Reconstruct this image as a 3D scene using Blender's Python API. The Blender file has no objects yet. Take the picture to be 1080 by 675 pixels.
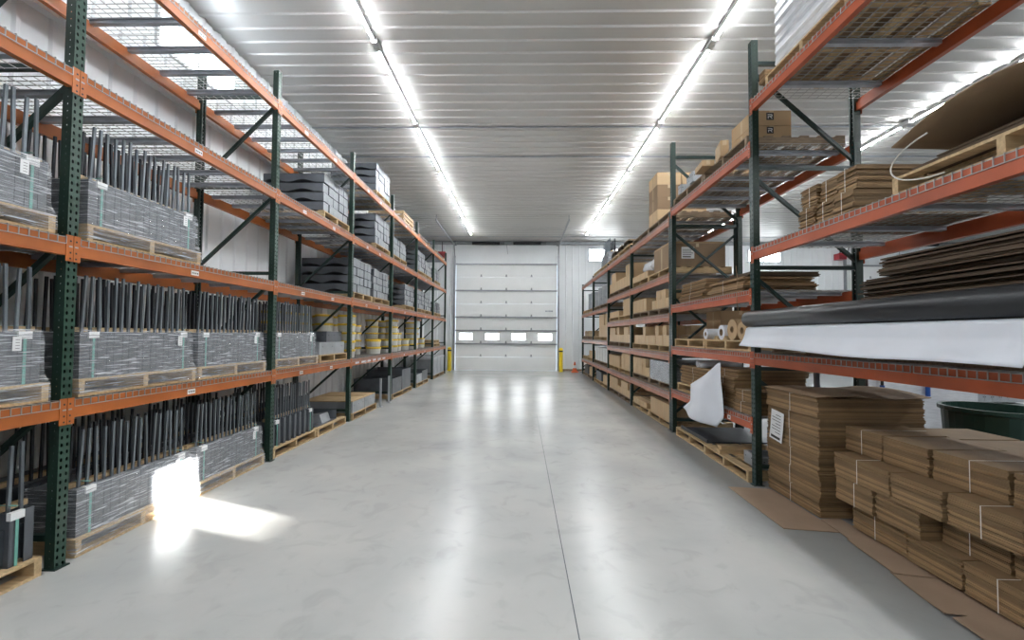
import bpy, math, random
from mathutils import Vector, Matrix
sc = bpy.context.scene
C = sc.collection
PI = math.pi
R = math.radians

# ------------------------------------------------------------------ camera, world, sun, exposure
cam_d = bpy.data.cameras.new('camera'); cam = bpy.data.objects.new('camera', cam_d); C.objects.link(cam)
cam_d.sensor_width = 36.0; cam_d.lens = 36.0 * 472 / 1080.0; cam_d.clip_start = 0.05
cam.location = (0, 0, 1.6); cam.rotation_euler = (Matrix.Rotation(R(1.22), 3, 'Z') @ Matrix.Rotation(R(90 + 1.86), 3, 'X') @ Matrix.Rotation(R(0.43), 3, 'Z')).to_euler()
sc.camera = cam
sc.view_settings.view_transform = 'Standard'; sc.view_settings.look = 'None'
sc.view_settings.gamma = 1.0; sc.view_settings.use_curve_mapping = False
sc.view_settings.exposure = 1.32
w = bpy.data.worlds.new('world'); sc.world = w; w.use_nodes = True
w.node_tree.nodes['Background'].inputs[0].default_value = (0.75, 0.87, 1.0, 1)
w.node_tree.nodes['Background'].inputs[1].default_value = 1.0
SUN_EL, SUN_AZ = R(7.0), R(20.0)
sd = bpy.data.lights.new('sun', 'SUN'); sun = bpy.data.objects.new('sun', sd); C.objects.link(sun)
sd.energy = 48.0; sd.angle = R(0.22); sd.color = (1.0, 0.97, 0.92)
SUN_DIR = Vector((-math.cos(SUN_EL) * math.cos(SUN_AZ), math.cos(SUN_EL) * math.sin(SUN_AZ), -math.sin(SUN_EL)))
sun.rotation_euler = SUN_DIR.to_track_quat('-Z', 'Y').to_euler()
TUBE_E = 84.0
sc.cycles.max_bounces = 8; sc.cycles.transparent_max_bounces = 16
sc.cycles.diffuse_bounces = 4; sc.cycles.glossy_bounces = 4; sc.cycles.transmission_bounces = 4
sc.cycles.sample_clamp_indirect = 6.0
sc.cycles.use_denoising = True
sc.cycles.caustics_reflective = False; sc.cycles.caustics_refractive = False

# ------------------------------------------------------------------ dimensions
XL, XR = -3.115, 2.515            # aisle faces of the racks
DL, DR = 1.05, 1.17             # rack depths
CEIL = 5.78; YB = 19.95; XW = -4.36; XE = 24.0; YF = -12.5

# ------------------------------------------------------------------ materials
def node(nt, t, **kw):
    n = nt.nodes.new(t)
    for k, v in kw.items(): setattr(n, k, v)
    return n
def new_mat(name):
    m = bpy.data.materials.new(name); m.use_nodes = True
    return m, m.node_tree, m.node_tree.nodes['Principled BSDF']
def ramp(nt, fac, stops):
    r = node(nt, 'ShaderNodeValToRGB'); nt.links.new(fac, r.inputs[0])
    el = r.color_ramp.elements
    el[0].position = stops[0][0]; el[1].position = stops[-1][0]
    for p, c in stops[1:-1]: el.new(p)
    for i, (p, c) in enumerate(stops): el[i].color = (*c, 1)
    return r.outputs[0]
def mat(name, col, rough=0.5, metal=0.0, var=0.12, scale=6.0, bump=0.0, spec=0.5, island=0.0, stretch=(1, 1, 1)):
    """a painted / natural surface: colour broken up by noise, optionally varied per loose piece"""
    m, nt, b = new_mat(name)
    tc = node(nt, 'ShaderNodeTexCoord'); mp = node(nt, 'ShaderNodeMapping'); mp.inputs['Scale'].default_value = stretch
    nt.links.new(tc.outputs['Object'], mp.inputs[0])
    nz = node(nt, 'ShaderNodeTexNoise'); nz.inputs['Scale'].default_value = scale; nz.inputs['Detail'].default_value = 5
    nt.links.new(mp.outputs[0], nz.inputs['Vector'])
    lo = tuple(c * (1 - var) for c in col); hi = tuple(min(1, c * (1 + var)) for c in col)
    out = ramp(nt, nz.outputs['Fac'], [(0.3, lo), (0.7, hi)])
    if island:
        g = node(nt, 'ShaderNodeNewGeometry'); mx = node(nt, 'ShaderNodeHueSaturation')
        mr = node(nt, 'ShaderNodeMapRange'); mr.inputs[3].default_value = 1 - island; mr.inputs[4].default_value = 1 + island
        nt.links.new(g.outputs['Random Per Island'], mr.inputs[0]); nt.links.new(mr.outputs[0], mx.inputs['Value'])
        nt.links.new(out, mx.inputs['Color']); out = mx.outputs[0]
    nt.links.new(out, b.inputs['Base Color'])
    b.inputs['Roughness'].default_value = rough; b.inputs['Metallic'].default_value = metal
    b.inputs['Specular IOR Level'].default_value = spec
    if bump:
        bp = node(nt, 'ShaderNodeBump'); bp.inputs['Strength'].default_value = bump; bp.inputs['Distance'].default_value = 0.01
        nt.links.new(nz.outputs['Fac'], bp.inputs['Height']); nt.links.new(bp.outputs[0], b.inputs['Normal'])
    return m
def emis(name, col, s):
    m, nt, b = new_mat(name)
    b.inputs['Base Color'].default_value = (*col, 1); b.inputs['Emission Color'].default_value = (*col, 1)
    b.inputs['Emission Strength'].default_value = s
    return m
M = {}
M['orange'] = mat('orange_paint', (0.44, 0.125, 0.026), 0.38, var=0.15, scale=3)
M['red_orange'] = mat('red_orange_paint', (0.42, 0.085, 0.028), 0.4, var=0.15, scale=3)
M['salmon'] = mat('pinkish_red_paint', (0.42, 0.155, 0.085), 0.4, var=0.15, scale=3)  # paler, pinker red on the beams of the far right rack
M['green'] = mat('green_paint', (0.012, 0.032, 0.026), 0.35, var=0.2, scale=5)
M['dark_green'] = mat('dark_green_paint', (0.014, 0.034, 0.032), 0.35, var=0.2, scale=5)
M['galv'] = mat('galvanised_wire', (0.40, 0.40, 0.39), 0.4, 0.4, var=0.1)
M['channel'] = mat('grey_channel_paint', (0.42, 0.45, 0.50), 0.45, 0.2, var=0.15)
M['steel'] = mat('grey_primed_steel', (0.12, 0.132, 0.15), 0.42, 0.25, var=0.16, scale=4, island=0.12)
M['steel_light'] = mat('light_grey_steel', (0.34, 0.365, 0.39), 0.4, 0.25, var=0.14, scale=5, island=0.15)
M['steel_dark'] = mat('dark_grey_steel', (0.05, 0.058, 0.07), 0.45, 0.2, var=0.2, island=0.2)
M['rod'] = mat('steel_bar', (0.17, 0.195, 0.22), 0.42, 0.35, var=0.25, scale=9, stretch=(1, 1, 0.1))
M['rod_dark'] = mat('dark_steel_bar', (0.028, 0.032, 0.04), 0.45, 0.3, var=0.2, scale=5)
M['card_floor'] = mat('floor_cardboard', (0.33, 0.235, 0.165), 0.75, var=0.07, scale=4)
M['wood'] = mat('pallet_pine', (0.50, 0.36, 0.20), 0.7, var=0.22, scale=7, bump=0.2, island=0.2, stretch=(1, 6, 6))
M['wood_old'] = mat('weathered_pallet_wood', (0.27, 0.20, 0.135), 0.75, var=0.3, scale=7, bump=0.2, island=0.25, stretch=(1, 6, 6))
M['card'] = mat('brown_cardboard', (0.27, 0.18, 0.105), 0.75, var=0.07, scale=4)
M['carton'] = mat('tan_carton_board', (0.44, 0.30, 0.165), 0.7, var=0.06, scale=3)
M['carton_pale'] = mat('pale_carton_board', (0.55, 0.39, 0.225), 0.7, var=0.06, scale=3)
M['tape'] = mat('clear_tape', (0.60, 0.47, 0.31), 0.25, var=0.05)
M['sheets'] = mat('corrugated_sheet_stack', (0.25, 0.158, 0.078), 0.75, var=0.10, scale=5, island=0.38)
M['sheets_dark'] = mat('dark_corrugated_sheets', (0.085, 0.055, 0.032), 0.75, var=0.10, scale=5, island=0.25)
M['strap'] = mat('white_strap', (0.75, 0.73, 0.68), 0.4, var=0.05)
M['strap_green'] = mat('green_strap', (0.16, 0.42, 0.36), 0.35, var=0.05)
M['paper'] = mat('white_paper', (0.78, 0.79, 0.80), 0.6, var=0.03)
M['ink'] = mat('black_print', (0.03, 0.03, 0.03), 0.6, var=0.05)
M['black_film'] = mat('black_vinyl', (0.016, 0.017, 0.02), 0.33, var=0.15, scale=3)
M['white_film'] = mat('white_vinyl', (0.74, 0.77, 0.84), 0.4, var=0.04, scale=3)
M['tub'] = mat('white_plastic_tub', (0.60, 0.61, 0.60), 0.4, var=0.05)
M['yellow'] = mat('yellow_plastic', (0.78, 0.55, 0.06), 0.4, var=0.06)
M['bollard'] = mat('yellow_bollard_paint', (0.85, 0.62, 0.03), 0.4, var=0.06)
M['wall'] = mat('white_wall_metal', (0.80, 0.83, 0.85), 0.42, 0.0, var=0.03, scale=1.5)
M['ceil'] = mat('white_ceiling_metal', (0.62, 0.615, 0.60), 0.36, 0.25, var=0.05, scale=0.6)
M['door'] = mat('white_door_panel', (0.86, 0.88, 0.88), 0.45, var=0.02, scale=1.5)
M['zinc'] = mat('zinc_track', (0.34, 0.36, 0.38), 0.35, 0.6, var=0.1)
M['black'] = mat('black_steel', (0.015, 0.015, 0.017), 0.45, var=0.1)
M['red'] = mat('red_enamel', (0.40, 0.03, 0.04), 0.4, var=0.1)
M['cone'] = mat('orange_cone_plastic', (0.80, 0.16, 0.05), 0.45, var=0.05)
M['green_plastic'] = mat('dark_green_plastic', (0.012, 0.045, 0.033), 0.35, var=0.1)
M['blue'] = mat('blue_plastic', (0.02, 0.10, 0.42), 0.4, var=0.1)
M['wrap_white'] = mat('milky_wrap', (0.66, 0.68, 0.72), 0.25, var=0.10, scale=14, bump=0.5, stretch=(0.6, 0.6, 3))
M['housing'] = mat('light_housing', (0.50, 0.50, 0.50), 0.4, 0.2, var=0.05)
M['tube'] = emis('lit_led_tube', (0.95, 0.98, 1.0), TUBE_E)
M['daylight'] = emis('daylit_window_pane', (0.93, 0.97, 1.0), 5.0)
M['daylight_big'] = emis('daylit_high_window_pane', (0.86, 0.93, 1.0), 3.2)

def film_mat():
    m, nt, b = new_mat('stretch_wrap_film')
    tc = node(nt, 'ShaderNodeTexCoord'); mp = node(nt, 'ShaderNodeMapping'); mp.inputs['Scale'].default_value = (0.9, 0.9, 22)
    mp.inputs['Rotation'].default_value = (0.07, 0, 0)
    nt.links.new(tc.outputs['Object'], mp.inputs[0])
    nz = node(nt, 'ShaderNodeTexNoise'); nz.inputs['Scale'].default_value = 6; nz.inputs['Detail'].default_value = 7; nz.inputs['Distortion'].default_value = 0.6
    nt.links.new(mp.outputs[0], nz.inputs['Vector'])
    fac = ramp(nt, nz.outputs['Fac'], [(0.38, (0.08,) * 3), (0.54, (0.24,) * 3), (0.70, (0.75,) * 3)])
    b.inputs['Base Color'].default_value = (0.84, 0.87, 0.92, 1); b.inputs['Roughness'].default_value = 0.16
    bp = node(nt, 'ShaderNodeBump'); bp.inputs['Strength'].default_value = 0.7; bp.inputs['Distance'].default_value = 0.02
    nt.links.new(nz.outputs['Fac'], bp.inputs['Height']); nt.links.new(bp.outputs[0], b.inputs['Normal'])
    nt.links.new(fac, b.inputs['Alpha'])
    return m
M['film'] = film_mat()

def holes_mat(name, base, cols, hw, hh):
    """post face pierced by columns of teardrop slots every 5 cm (real openings: alpha)"""
    m = mat(name, base, 0.35, var=0.2, scale=5); nt = m.node_tree; b = nt.nodes['Principled BSDF']
    tc = node(nt, 'ShaderNodeTexCoord'); sp = node(nt, 'ShaderNodeSeparateXYZ'); nt.links.new(tc.outputs['UV'], sp.inputs[0])
    def mth(op, a, c=None, d=None):
        n = node(nt, 'ShaderNodeMath', operation=op)
        for i, v in enumerate((a, c, d)):
            if v is None: continue
            if isinstance(v, (int, float)): n.inputs[i].default_value = v
            else: nt.links.new(v, n.inputs[i])
        return n.outputs[0]
    u = sp.outputs[0]
    if cols == 2: u = mth('SUBTRACT', mth('ABSOLUTE', u), 0.019)
    v = mth('SUBTRACT', mth('FRACT', mth('MULTIPLY', sp.outputs[1], 20.0)), 0.5)
    v = mth('DIVIDE', v, 20.0)
    d = mth('ADD', mth('POWER', mth('DIVIDE', u, hw), 2.0), mth('POWER', mth('DIVIDE', v, hh), 2.0))
    nt.links.new(mth('GREATER_THAN', d, 1.0), b.inputs['Alpha'])
    return m
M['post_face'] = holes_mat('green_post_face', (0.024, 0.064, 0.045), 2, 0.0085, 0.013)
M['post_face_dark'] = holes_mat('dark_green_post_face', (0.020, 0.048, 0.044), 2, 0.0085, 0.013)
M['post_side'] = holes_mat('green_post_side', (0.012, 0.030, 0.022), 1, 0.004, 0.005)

def floor_mat():
    m, nt, b = new_mat('sealed_concrete')
    tc = node(nt, 'ShaderNodeTexCoord')
    def nz(scale, detail, dist=0.0, st=(1, 1, 1)):
        mp = node(nt, 'ShaderNodeMapping'); mp.inputs['Scale'].default_value = st
        nt.links.new(tc.outputs['Object'], mp.inputs[0])
        n = node(nt, 'ShaderNodeTexNoise'); n.inputs['Scale'].default_value = scale; n.inputs['Detail'].default_value = detail
        n.inputs['Distortion'].default_value = dist; nt.links.new(mp.outputs[0], n.inputs['Vector']); return n.outputs['Fac']
    a = ramp(nt, nz(0.7, 10, 0.2), [(0.3, (0.40, 0.412, 0.40)), (0.5, (0.48, 0.485, 0.47)), (0.7, (0.55, 0.545, 0.52))])
    c = ramp(nt, nz(4.0, 12, 1.2), [(0.32, (0.90,) * 3), (0.45, (0.985,) * 3), (0.7, (1.0,) * 3)])
    mx = node(nt, 'ShaderNodeMix', data_type='RGBA', blend_type='MULTIPLY'); mx.inputs['Factor'].default_value = 1
    nt.links.new(a, mx.inputs[6]); nt.links.new(c, mx.inputs[7])
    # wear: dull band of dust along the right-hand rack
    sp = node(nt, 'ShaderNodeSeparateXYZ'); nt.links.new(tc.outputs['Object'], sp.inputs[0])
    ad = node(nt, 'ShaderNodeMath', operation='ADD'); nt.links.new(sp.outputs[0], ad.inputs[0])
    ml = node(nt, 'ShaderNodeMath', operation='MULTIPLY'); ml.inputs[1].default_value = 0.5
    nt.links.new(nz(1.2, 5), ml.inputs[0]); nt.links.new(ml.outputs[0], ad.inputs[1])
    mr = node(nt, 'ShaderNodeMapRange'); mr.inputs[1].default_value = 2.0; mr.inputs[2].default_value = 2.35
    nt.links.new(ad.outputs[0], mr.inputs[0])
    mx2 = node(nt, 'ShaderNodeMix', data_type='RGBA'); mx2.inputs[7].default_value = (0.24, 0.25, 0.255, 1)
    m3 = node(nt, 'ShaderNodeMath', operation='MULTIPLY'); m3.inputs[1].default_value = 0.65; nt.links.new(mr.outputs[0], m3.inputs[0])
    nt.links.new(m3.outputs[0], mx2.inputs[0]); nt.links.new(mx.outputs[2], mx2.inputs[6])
    nt.links.new(mx2.outputs[2], b.inputs['Base Color'])
    b.inputs['Roughness'].default_value = 0.26; b.inputs['Specular IOR Level'].default_value = 0.6
    bp = node(nt, 'ShaderNodeBump'); bp.inputs['Strength'].default_value = 0.05; bp.inputs['Distance'].default_value = 0.01
    nt.links.new(nz(25, 4), bp.inputs['Height']); nt.links.new(bp.outputs[0], b.inputs['Normal'])
    return m
M['floor'] = floor_mat()

# ------------------------------------------------------------------ mesh helpers
class MB:
    def __init__(s): s.v = []; s.f = []; s.m = []; s.uv = {}
    def quadbox(s, c, m=0):
        i = len(s.v); s.v += [tuple(p) for p in c]
        for f in ((0, 3, 2, 1), (4, 5, 6, 7), (0, 1, 5, 4), (1, 2, 6, 5), (2, 3, 7, 6), (3, 0, 4, 7)):
            s.f.append(tuple(i + k for k in f)); s.m.append(m)
    def box(s, x0, x1, y0, y1, z0, z1, m=0, rot=None, about=None):
        c = [(x0, y0, z0), (x1, y0, z0), (x1, y1, z0), (x0, y1, z0), (x0, y0, z1), (x1, y0, z1), (x1, y1, z1), (x0, y1, z1)]
        if rot is not None:
            o = Vector(about if about else ((x0 + x1) / 2, (y0 + y1) / 2, (z0 + z1) / 2))
            c = [o + rot @ (Vector(p) - o) for p in c]
        s.quadbox(c, m); return s
    def bar(s, p, q, a, b, m=0, up=(0, 0, 1)):
        """rectangular bar from p to q, a across, b along 'up'"""
        p, q = Vector(p), Vector(q); d = (q - p).normalized(); up = Vector(up)
        x = d.cross(up)
        if x.length < 1e-4: x = d.cross(Vector((0, 1, 0)))
        x.normalize(); y = x.cross(d).normalized(); x *= a / 2; y *= b / 2
        s.quadbox([p - x - y, p + x - y, q + x - y, q - x - y, p - x + y, p + x + y, q + x + y, q - x + y], m); return s
    def tube(s, pts, r, n=10, m=0, cap=True):
        pts = [Vector(p) for p in pts]; rs = r if isinstance(r, (list, tuple)) else [r] * len(pts)
        base = len(s.v); prev = None
        for k, p in enumerate(pts):
            d = (pts[min(k + 1, len(pts) - 1)] - pts[max(k - 1, 0)]).normalized()
            if prev is None:
                a = d.cross(Vector((0, 0, 1)))
                if a.length < 1e-3: a = d.cross(Vector((0, 1, 0)))
            else: a = prev - d * prev.dot(d)
            a.normalize(); prev = a; b = d.cross(a)
            for j in range(n):
                t = 2 * PI * j / n; s.v.append(tuple(p + (a * math.cos(t) + b * math.sin(t)) * rs[k]))
        for k in range(len(pts) - 1):
            for j in range(n):
                s.f.append((base + k * n + j, base + k * n + (j + 1) % n, base + (k + 1) * n + (j + 1) % n, base + (k + 1) * n + j)); s.m.append(m)
        if cap:
            s.f.append(tuple(base + j for j in range(n))[::-1]); s.m.append(m)
            e = base + (len(pts) - 1) * n; s.f.append(tuple(e + j for j in range(n))); s.m.append(m)
        return s
    def lathe(s, prof, n=20, m=0, c=(0, 0, 0), mats=None):
        base = len(s.v)
        for (r, z) in prof:
            for j in range(n):
                t = 2 * PI * j / n; s.v.append((c[0] + r * math.cos(t), c[1] + r * math.sin(t), c[2] + z))
        for k in range(len(prof) - 1):
            for j in range(n):
                s.f.append((base + k * n + j, base + k * n + (j + 1) % n, base + (k + 1) * n + (j + 1) % n, base + (k + 1) * n + j))
                s.m.append(mats[k] if mats else m)
        return s
    def prism(s, poly, axis, a, b, m=0):
        """poly: list of 2-D points, extruded along axis (0,1,2) from a to b"""
        n = len(poly); base = len(s.v)
        for t in (a, b):
            for (p, q) in poly:
                s.v.append({0: (t, p, q), 1: (p, t, q), 2: (p, q, t)}[axis])
        for j in range(n):
            s.f.append((base + j, base + (j + 1) % n, base + n + (j + 1) % n, base + n + j)); s.m.append(m)
        s.f.append(tuple(base + j for j in range(n))[::-1]); s.m.append(m)
        s.f.append(tuple(base + n + j for j in range(n))); s.m.append(m)
        return s
    def sheet(s, fn, nu, nv, th=0.003, m=0):
        """a curved sheet of real thickness: fn(u,v)->Vector for u,v in 0..1"""
        P = [[Vector(fn(i / nu, j / nv)) for j in range(nv + 1)] for i in range(nu + 1)]
        base = len(s.v)
        def nrm(i, j):
            a = P[min(i + 1, nu)][j] - P[max(i - 1, 0)][j]; b = P[i][min(j + 1, nv)] - P[i][max(j - 1, 0)]
            n = a.cross(b); return n.normalized() if n.length > 1e-9 else Vector((0, 0, 1))
        W = nv + 1
        for side in (0.5, -0.5):
            for i in range(nu + 1):
                for j in range(W): s.v.append(tuple(P[i][j] + nrm(i, j) * th * side))
        o = (nu + 1) * W
        def add(*f): s.f.append(tuple(base + k for k in f)); s.m.append(m)
        for i in range(nu):
            for j in range(nv):
                add(i * W + j, (i + 1) * W + j, (i + 1) * W + j + 1, i * W + j + 1)
                add(o + i * W + j, o + i * W + j + 1, o + (i + 1) * W + j + 1, o + (i + 1) * W + j)
        for i in range(nu):
            add(i * W, o + i * W, o + (i + 1) * W, (i + 1) * W); add(i * W + nv, (i + 1) * W + nv, o + (i + 1) * W + nv, o + i * W + nv)
        for j in range(nv):
            add(j, j + 1, o + j + 1, o + j); add(nu * W + j, o + nu * W + j, o + nu * W + j + 1, nu * W + j + 1)
        return s
    def build(s, name, mats, parent=None, smooth=False, loc=None, rotz=None):
        me = bpy.data.meshes.new(name); me.from_pydata(s.v, [], s.f)
        if not isinstance(mats, (list, tuple)): mats = [mats]
        for x in mats: me.materials.append(M[x] if isinstance(x, str) else x)
        if len(mats) > 1: me.polygons.foreach_set('material_index', s.m)
        if smooth: me.polygons.foreach_set('use_smooth', [True] * len(s.f))
        me.update()
        o = bpy.data.objects.new(name, me); C.objects.link(o)
        if parent is not None: o.parent = parent
        if loc is not None: o.location = loc
        if rotz is not None: o.rotation_euler = (0, 0, rotz)
        return o

LABELS = {}
def tag(o, label, cat, group=None, kind=None):
    n = len(label.split())
    if n < 4 or n > 16: print('LABEL LENGTH', n, label)
    if label in LABELS: print('DUPLICATE LABEL', label)
    LABELS[label] = 1
    o['label'] = label; o['category'] = cat
    if group: o['group'] = group
    if kind: o['kind'] = kind
    return o
def thing(name, label, cat, loc=(0, 0, 0), rotz=0.0, group=None):
    o = bpy.data.objects.new(name, None); C.objects.link(o); o.empty_display_size = 0.1
    o.location = loc; o.rotation_euler = (0, 0, rotz)
    return tag(o, label, cat, group)
def struct(o):
    o['kind'] = 'structure'; return o
def copy_tree(o, parent=None):
    c = o.copy(); C.objects.link(c)
    if parent is not None: c.parent = parent
    for ch in list(o.children): copy_tree(ch, c)
    return c
_cache = {}
def cached(key, make):
    """first call builds the thing, later calls copy it with its parts"""
    if key not in _cache:
        _cache[key] = make(); return _cache[key]
    return copy_tree(_cache[key])
def wy(y):
    k = [(0, 0), (4.65, 4.89), (7.34, 7.52), (10.17, 10.36), (12.9, 13.11), (18.4, 18.61), (99, 99.2)]
    for (a, b), (c, d) in zip(k[:-1], k[1:]):
        if y < c: return b + (d - b) * (y - a) / (c - a)
def place(o, side, y0, length, z, x_off=0.0):
    """put a thing built in the local frame x = into the rack, y = along the aisle, on one side"""
    if side == 'L': o.location = (XL - x_off, y0 + length, z); o.rotation_euler = (0, 0, PI)
    else: o.location = (XR + x_off, wy(y0), z); o.rotation_euler = (0, 0, 0)
    return o

# ================================================================== SETTING
struct(MB().box(XW - 0.3, XE, YF, YB, -0.2, 0).build('floor', 'floor'))
struct(MB().box(0.313, 0.319, YF + 0.5, 9.0, 0.0, 0.0012).build('trim_1', 'steel_dark'))          # saw-cut control joint
def ribs(a0, a1, pitch, rib_w, rib_h):
    pts = []; a = a0
    while a < a1 - pitch:
        pts += [(a, 0), (a + pitch - rib_w, 0), (a + pitch - rib_w * 0.7, rib_h), (a + pitch - rib_w * 0.3, rib_h)]
        a += pitch
    pts.append((a, 0)); pts.append((a1, 0)); return pts
# ceiling: ribbed metal, ribs across the aisle
pr = ribs(YF, YB, 0.28, 0.06, 0.022)
poly = [(y, CEIL - h) for y, h in pr] + [(YB, CEIL + 0.15), (YF, CEIL + 0.15)]
struct(MB().prism(poly, 0, XW - 0.3, XE).build('ceiling', 'ceil'))
t = MB()
for y in (8.85, 10.35, 18.9): t.box(XW, XE, y, y + 0.03, CEIL - 0.026, CEIL - 0.005)
struct(t.build('trim_2', 'channel'))
# back wall (door opening left out), ribs vertical
DX0, DX1, DZ = -2.96, 1.58, 4.75
def rib_wall_y(name, x0, x1, z0, z1, y):
    pr = ribs(x0, x1, 0.30, 0.05, 0.018)
    poly = [(x, y - h) for x, h in pr] + [(x1, y + 0.2), (x0, y + 0.2)]
    mb = MB(); mb.prism(poly, 2, z0, z1); return mb
wb = rib_wall_y('wall_back', XW - 0.3, DX0 - 0.12, 0, CEIL, YB)
D2 = (14.2, 18.6)
for a, b in ((DX1 + 0.12, D2[0]), (D2[1], XE)):
    m2 = rib_wall_y('', a, b, 0, CEIL, YB); o = len(wb.v); wb.v += m2.v; wb.f += [tuple(k + o for k in f) for f in m2.f]; wb.m += m2.m
wb.box(DX0 - 0.12, DX1 + 0.12, YB, YB + 0.2, DZ, CEIL); wb.box(D2[0], D2[1], YB, YB + 0.2, DZ, CEIL)
struct(wb.build('wall_back', 'wall'))
struct(MB().box(DX1 + 0.15, D2[0], YB - 0.045, YB - 0.02, 0, 0.09).build('baseboard_back', 'wood_old'))
struct(MB().box(XW - 0.2, XE, YB - 0.09, YB - 0.02, CEIL - 0.17, CEIL - 0.02).build('trim_3', 'zinc'))
# left wall: recessed lower part, ribbed upper part with high windows
def rib_wall_x(x, y0, y1, z0, z1, depth, mb, pitch=0.3):
    pr = ribs(y0, y1, pitch, 0.07, 0.022)
    poly = [(x + h, y) for y, h in pr] + [(x - depth, y1), (x - depth, y0)]
    mb.prism(poly, 2, z0, z1)
WZ0, WZ1 = 4.93, 5.45
lw = MB(); rib_wall_x(XW, YF, YB, 0, 4.47, 0.2, lw)
XU = XW + 0.09
rib_wall_x(XU, YF, YB, 4.47, WZ0, 0.29, lw); rib_wall_x(XU, YF, YB, WZ1, CEIL, 0.29, lw)
wins = [(-3.2, -1.8), (0.9, 2.3), (4.98, 6.4)]
ys = [YF] + [v for p in wins for v in p] + [YB]
for i in range(0, len(ys), 2): rib_wall_x(XU, ys[i], ys[i + 1], WZ0, WZ1, 0.29, lw)
struct(lw.build('wall_left', 'wall'))
def window(n, axis, fixed, a0, a1, z0, z1, pane, inward):
    r = bpy.data.objects.new('window_%d' % n, None); C.objects.link(r); r['kind'] = 'structure'
    fr = MB(); t = 0.04
    def bx(p, q, zz0, zz1, d0, d1, mb):
        lo, hi = sorted((fixed + inward * d0, fixed + inward * d1))
        if axis == 'x': mb.box(p, q, lo, hi, zz0, zz1)
        else: mb.box(lo, hi, p, q, zz0, zz1)
    bx(a0, a1, z0, z0 + t, -0.08, 0.035, fr); bx(a0, a1, z1 - t, z1, -0.08, 0.035, fr)
    bx(a0, a0 + t, z0 + t, z1 - t, -0.08, 0.035, fr); bx(a1 - t, a1, z0 + t, z1 - t, -0.08, 0.035, fr)
    mid = (a0 + a1) / 2; bx(mid - 0.015, mid + 0.015, z0 + t, z1 - t, -0.07, 0.0, fr)
    fr.build('window_frame', 'wall', r)
    pn = MB(); bx(a0 + 0.02, a1 - 0.02, z0 + 0.02, z1 - 0.02, -0.06, -0.04, pn); pn.build('window_pane', pane, r)
    return r
for i, (a, b) in enumerate(wins): window(i + 1, 'y', XU, a, b, WZ0, WZ1, 'daylight_big', 1)
window(4, 'x', YB - 0.09, 2.95, 4.35, 4.86, 5.44, 'daylight', -1)
window(5, 'x', YB - 0.09, 9.95, 11.4, 4.86, 5.40, 'daylight', -1)
# right wall with the high opening that lets the low sun in, front wall
P0 = Vector((-3.05, 4.02, 0.205)); tt = (XE - P0.x) / (-SUN_DIR.x); HC = P0 - SUN_DIR * tt
hy0, hy1, hz0, hz1 = HC.y - 0.27, HC.y + 0.27, HC.z - 0.31, HC.z + 0.20
rw = MB()
rw.box(XE, XE + 0.2, YF, hy0, 0, CEIL).box(XE, XE + 0.2, hy1, YB, 0, CEIL)
rw.box(XE, XE + 0.2, hy0, hy1, 0, hz0).box(XE, XE + 0.2, hy0, hy1, hz1, CEIL)
struct(rw.build('wall_right', 'wall'))
struct(MB().box(XW - 0.3, XE, YF - 0.2, YF, 0, CEIL).build('wall_front', 'wall'))

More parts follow.
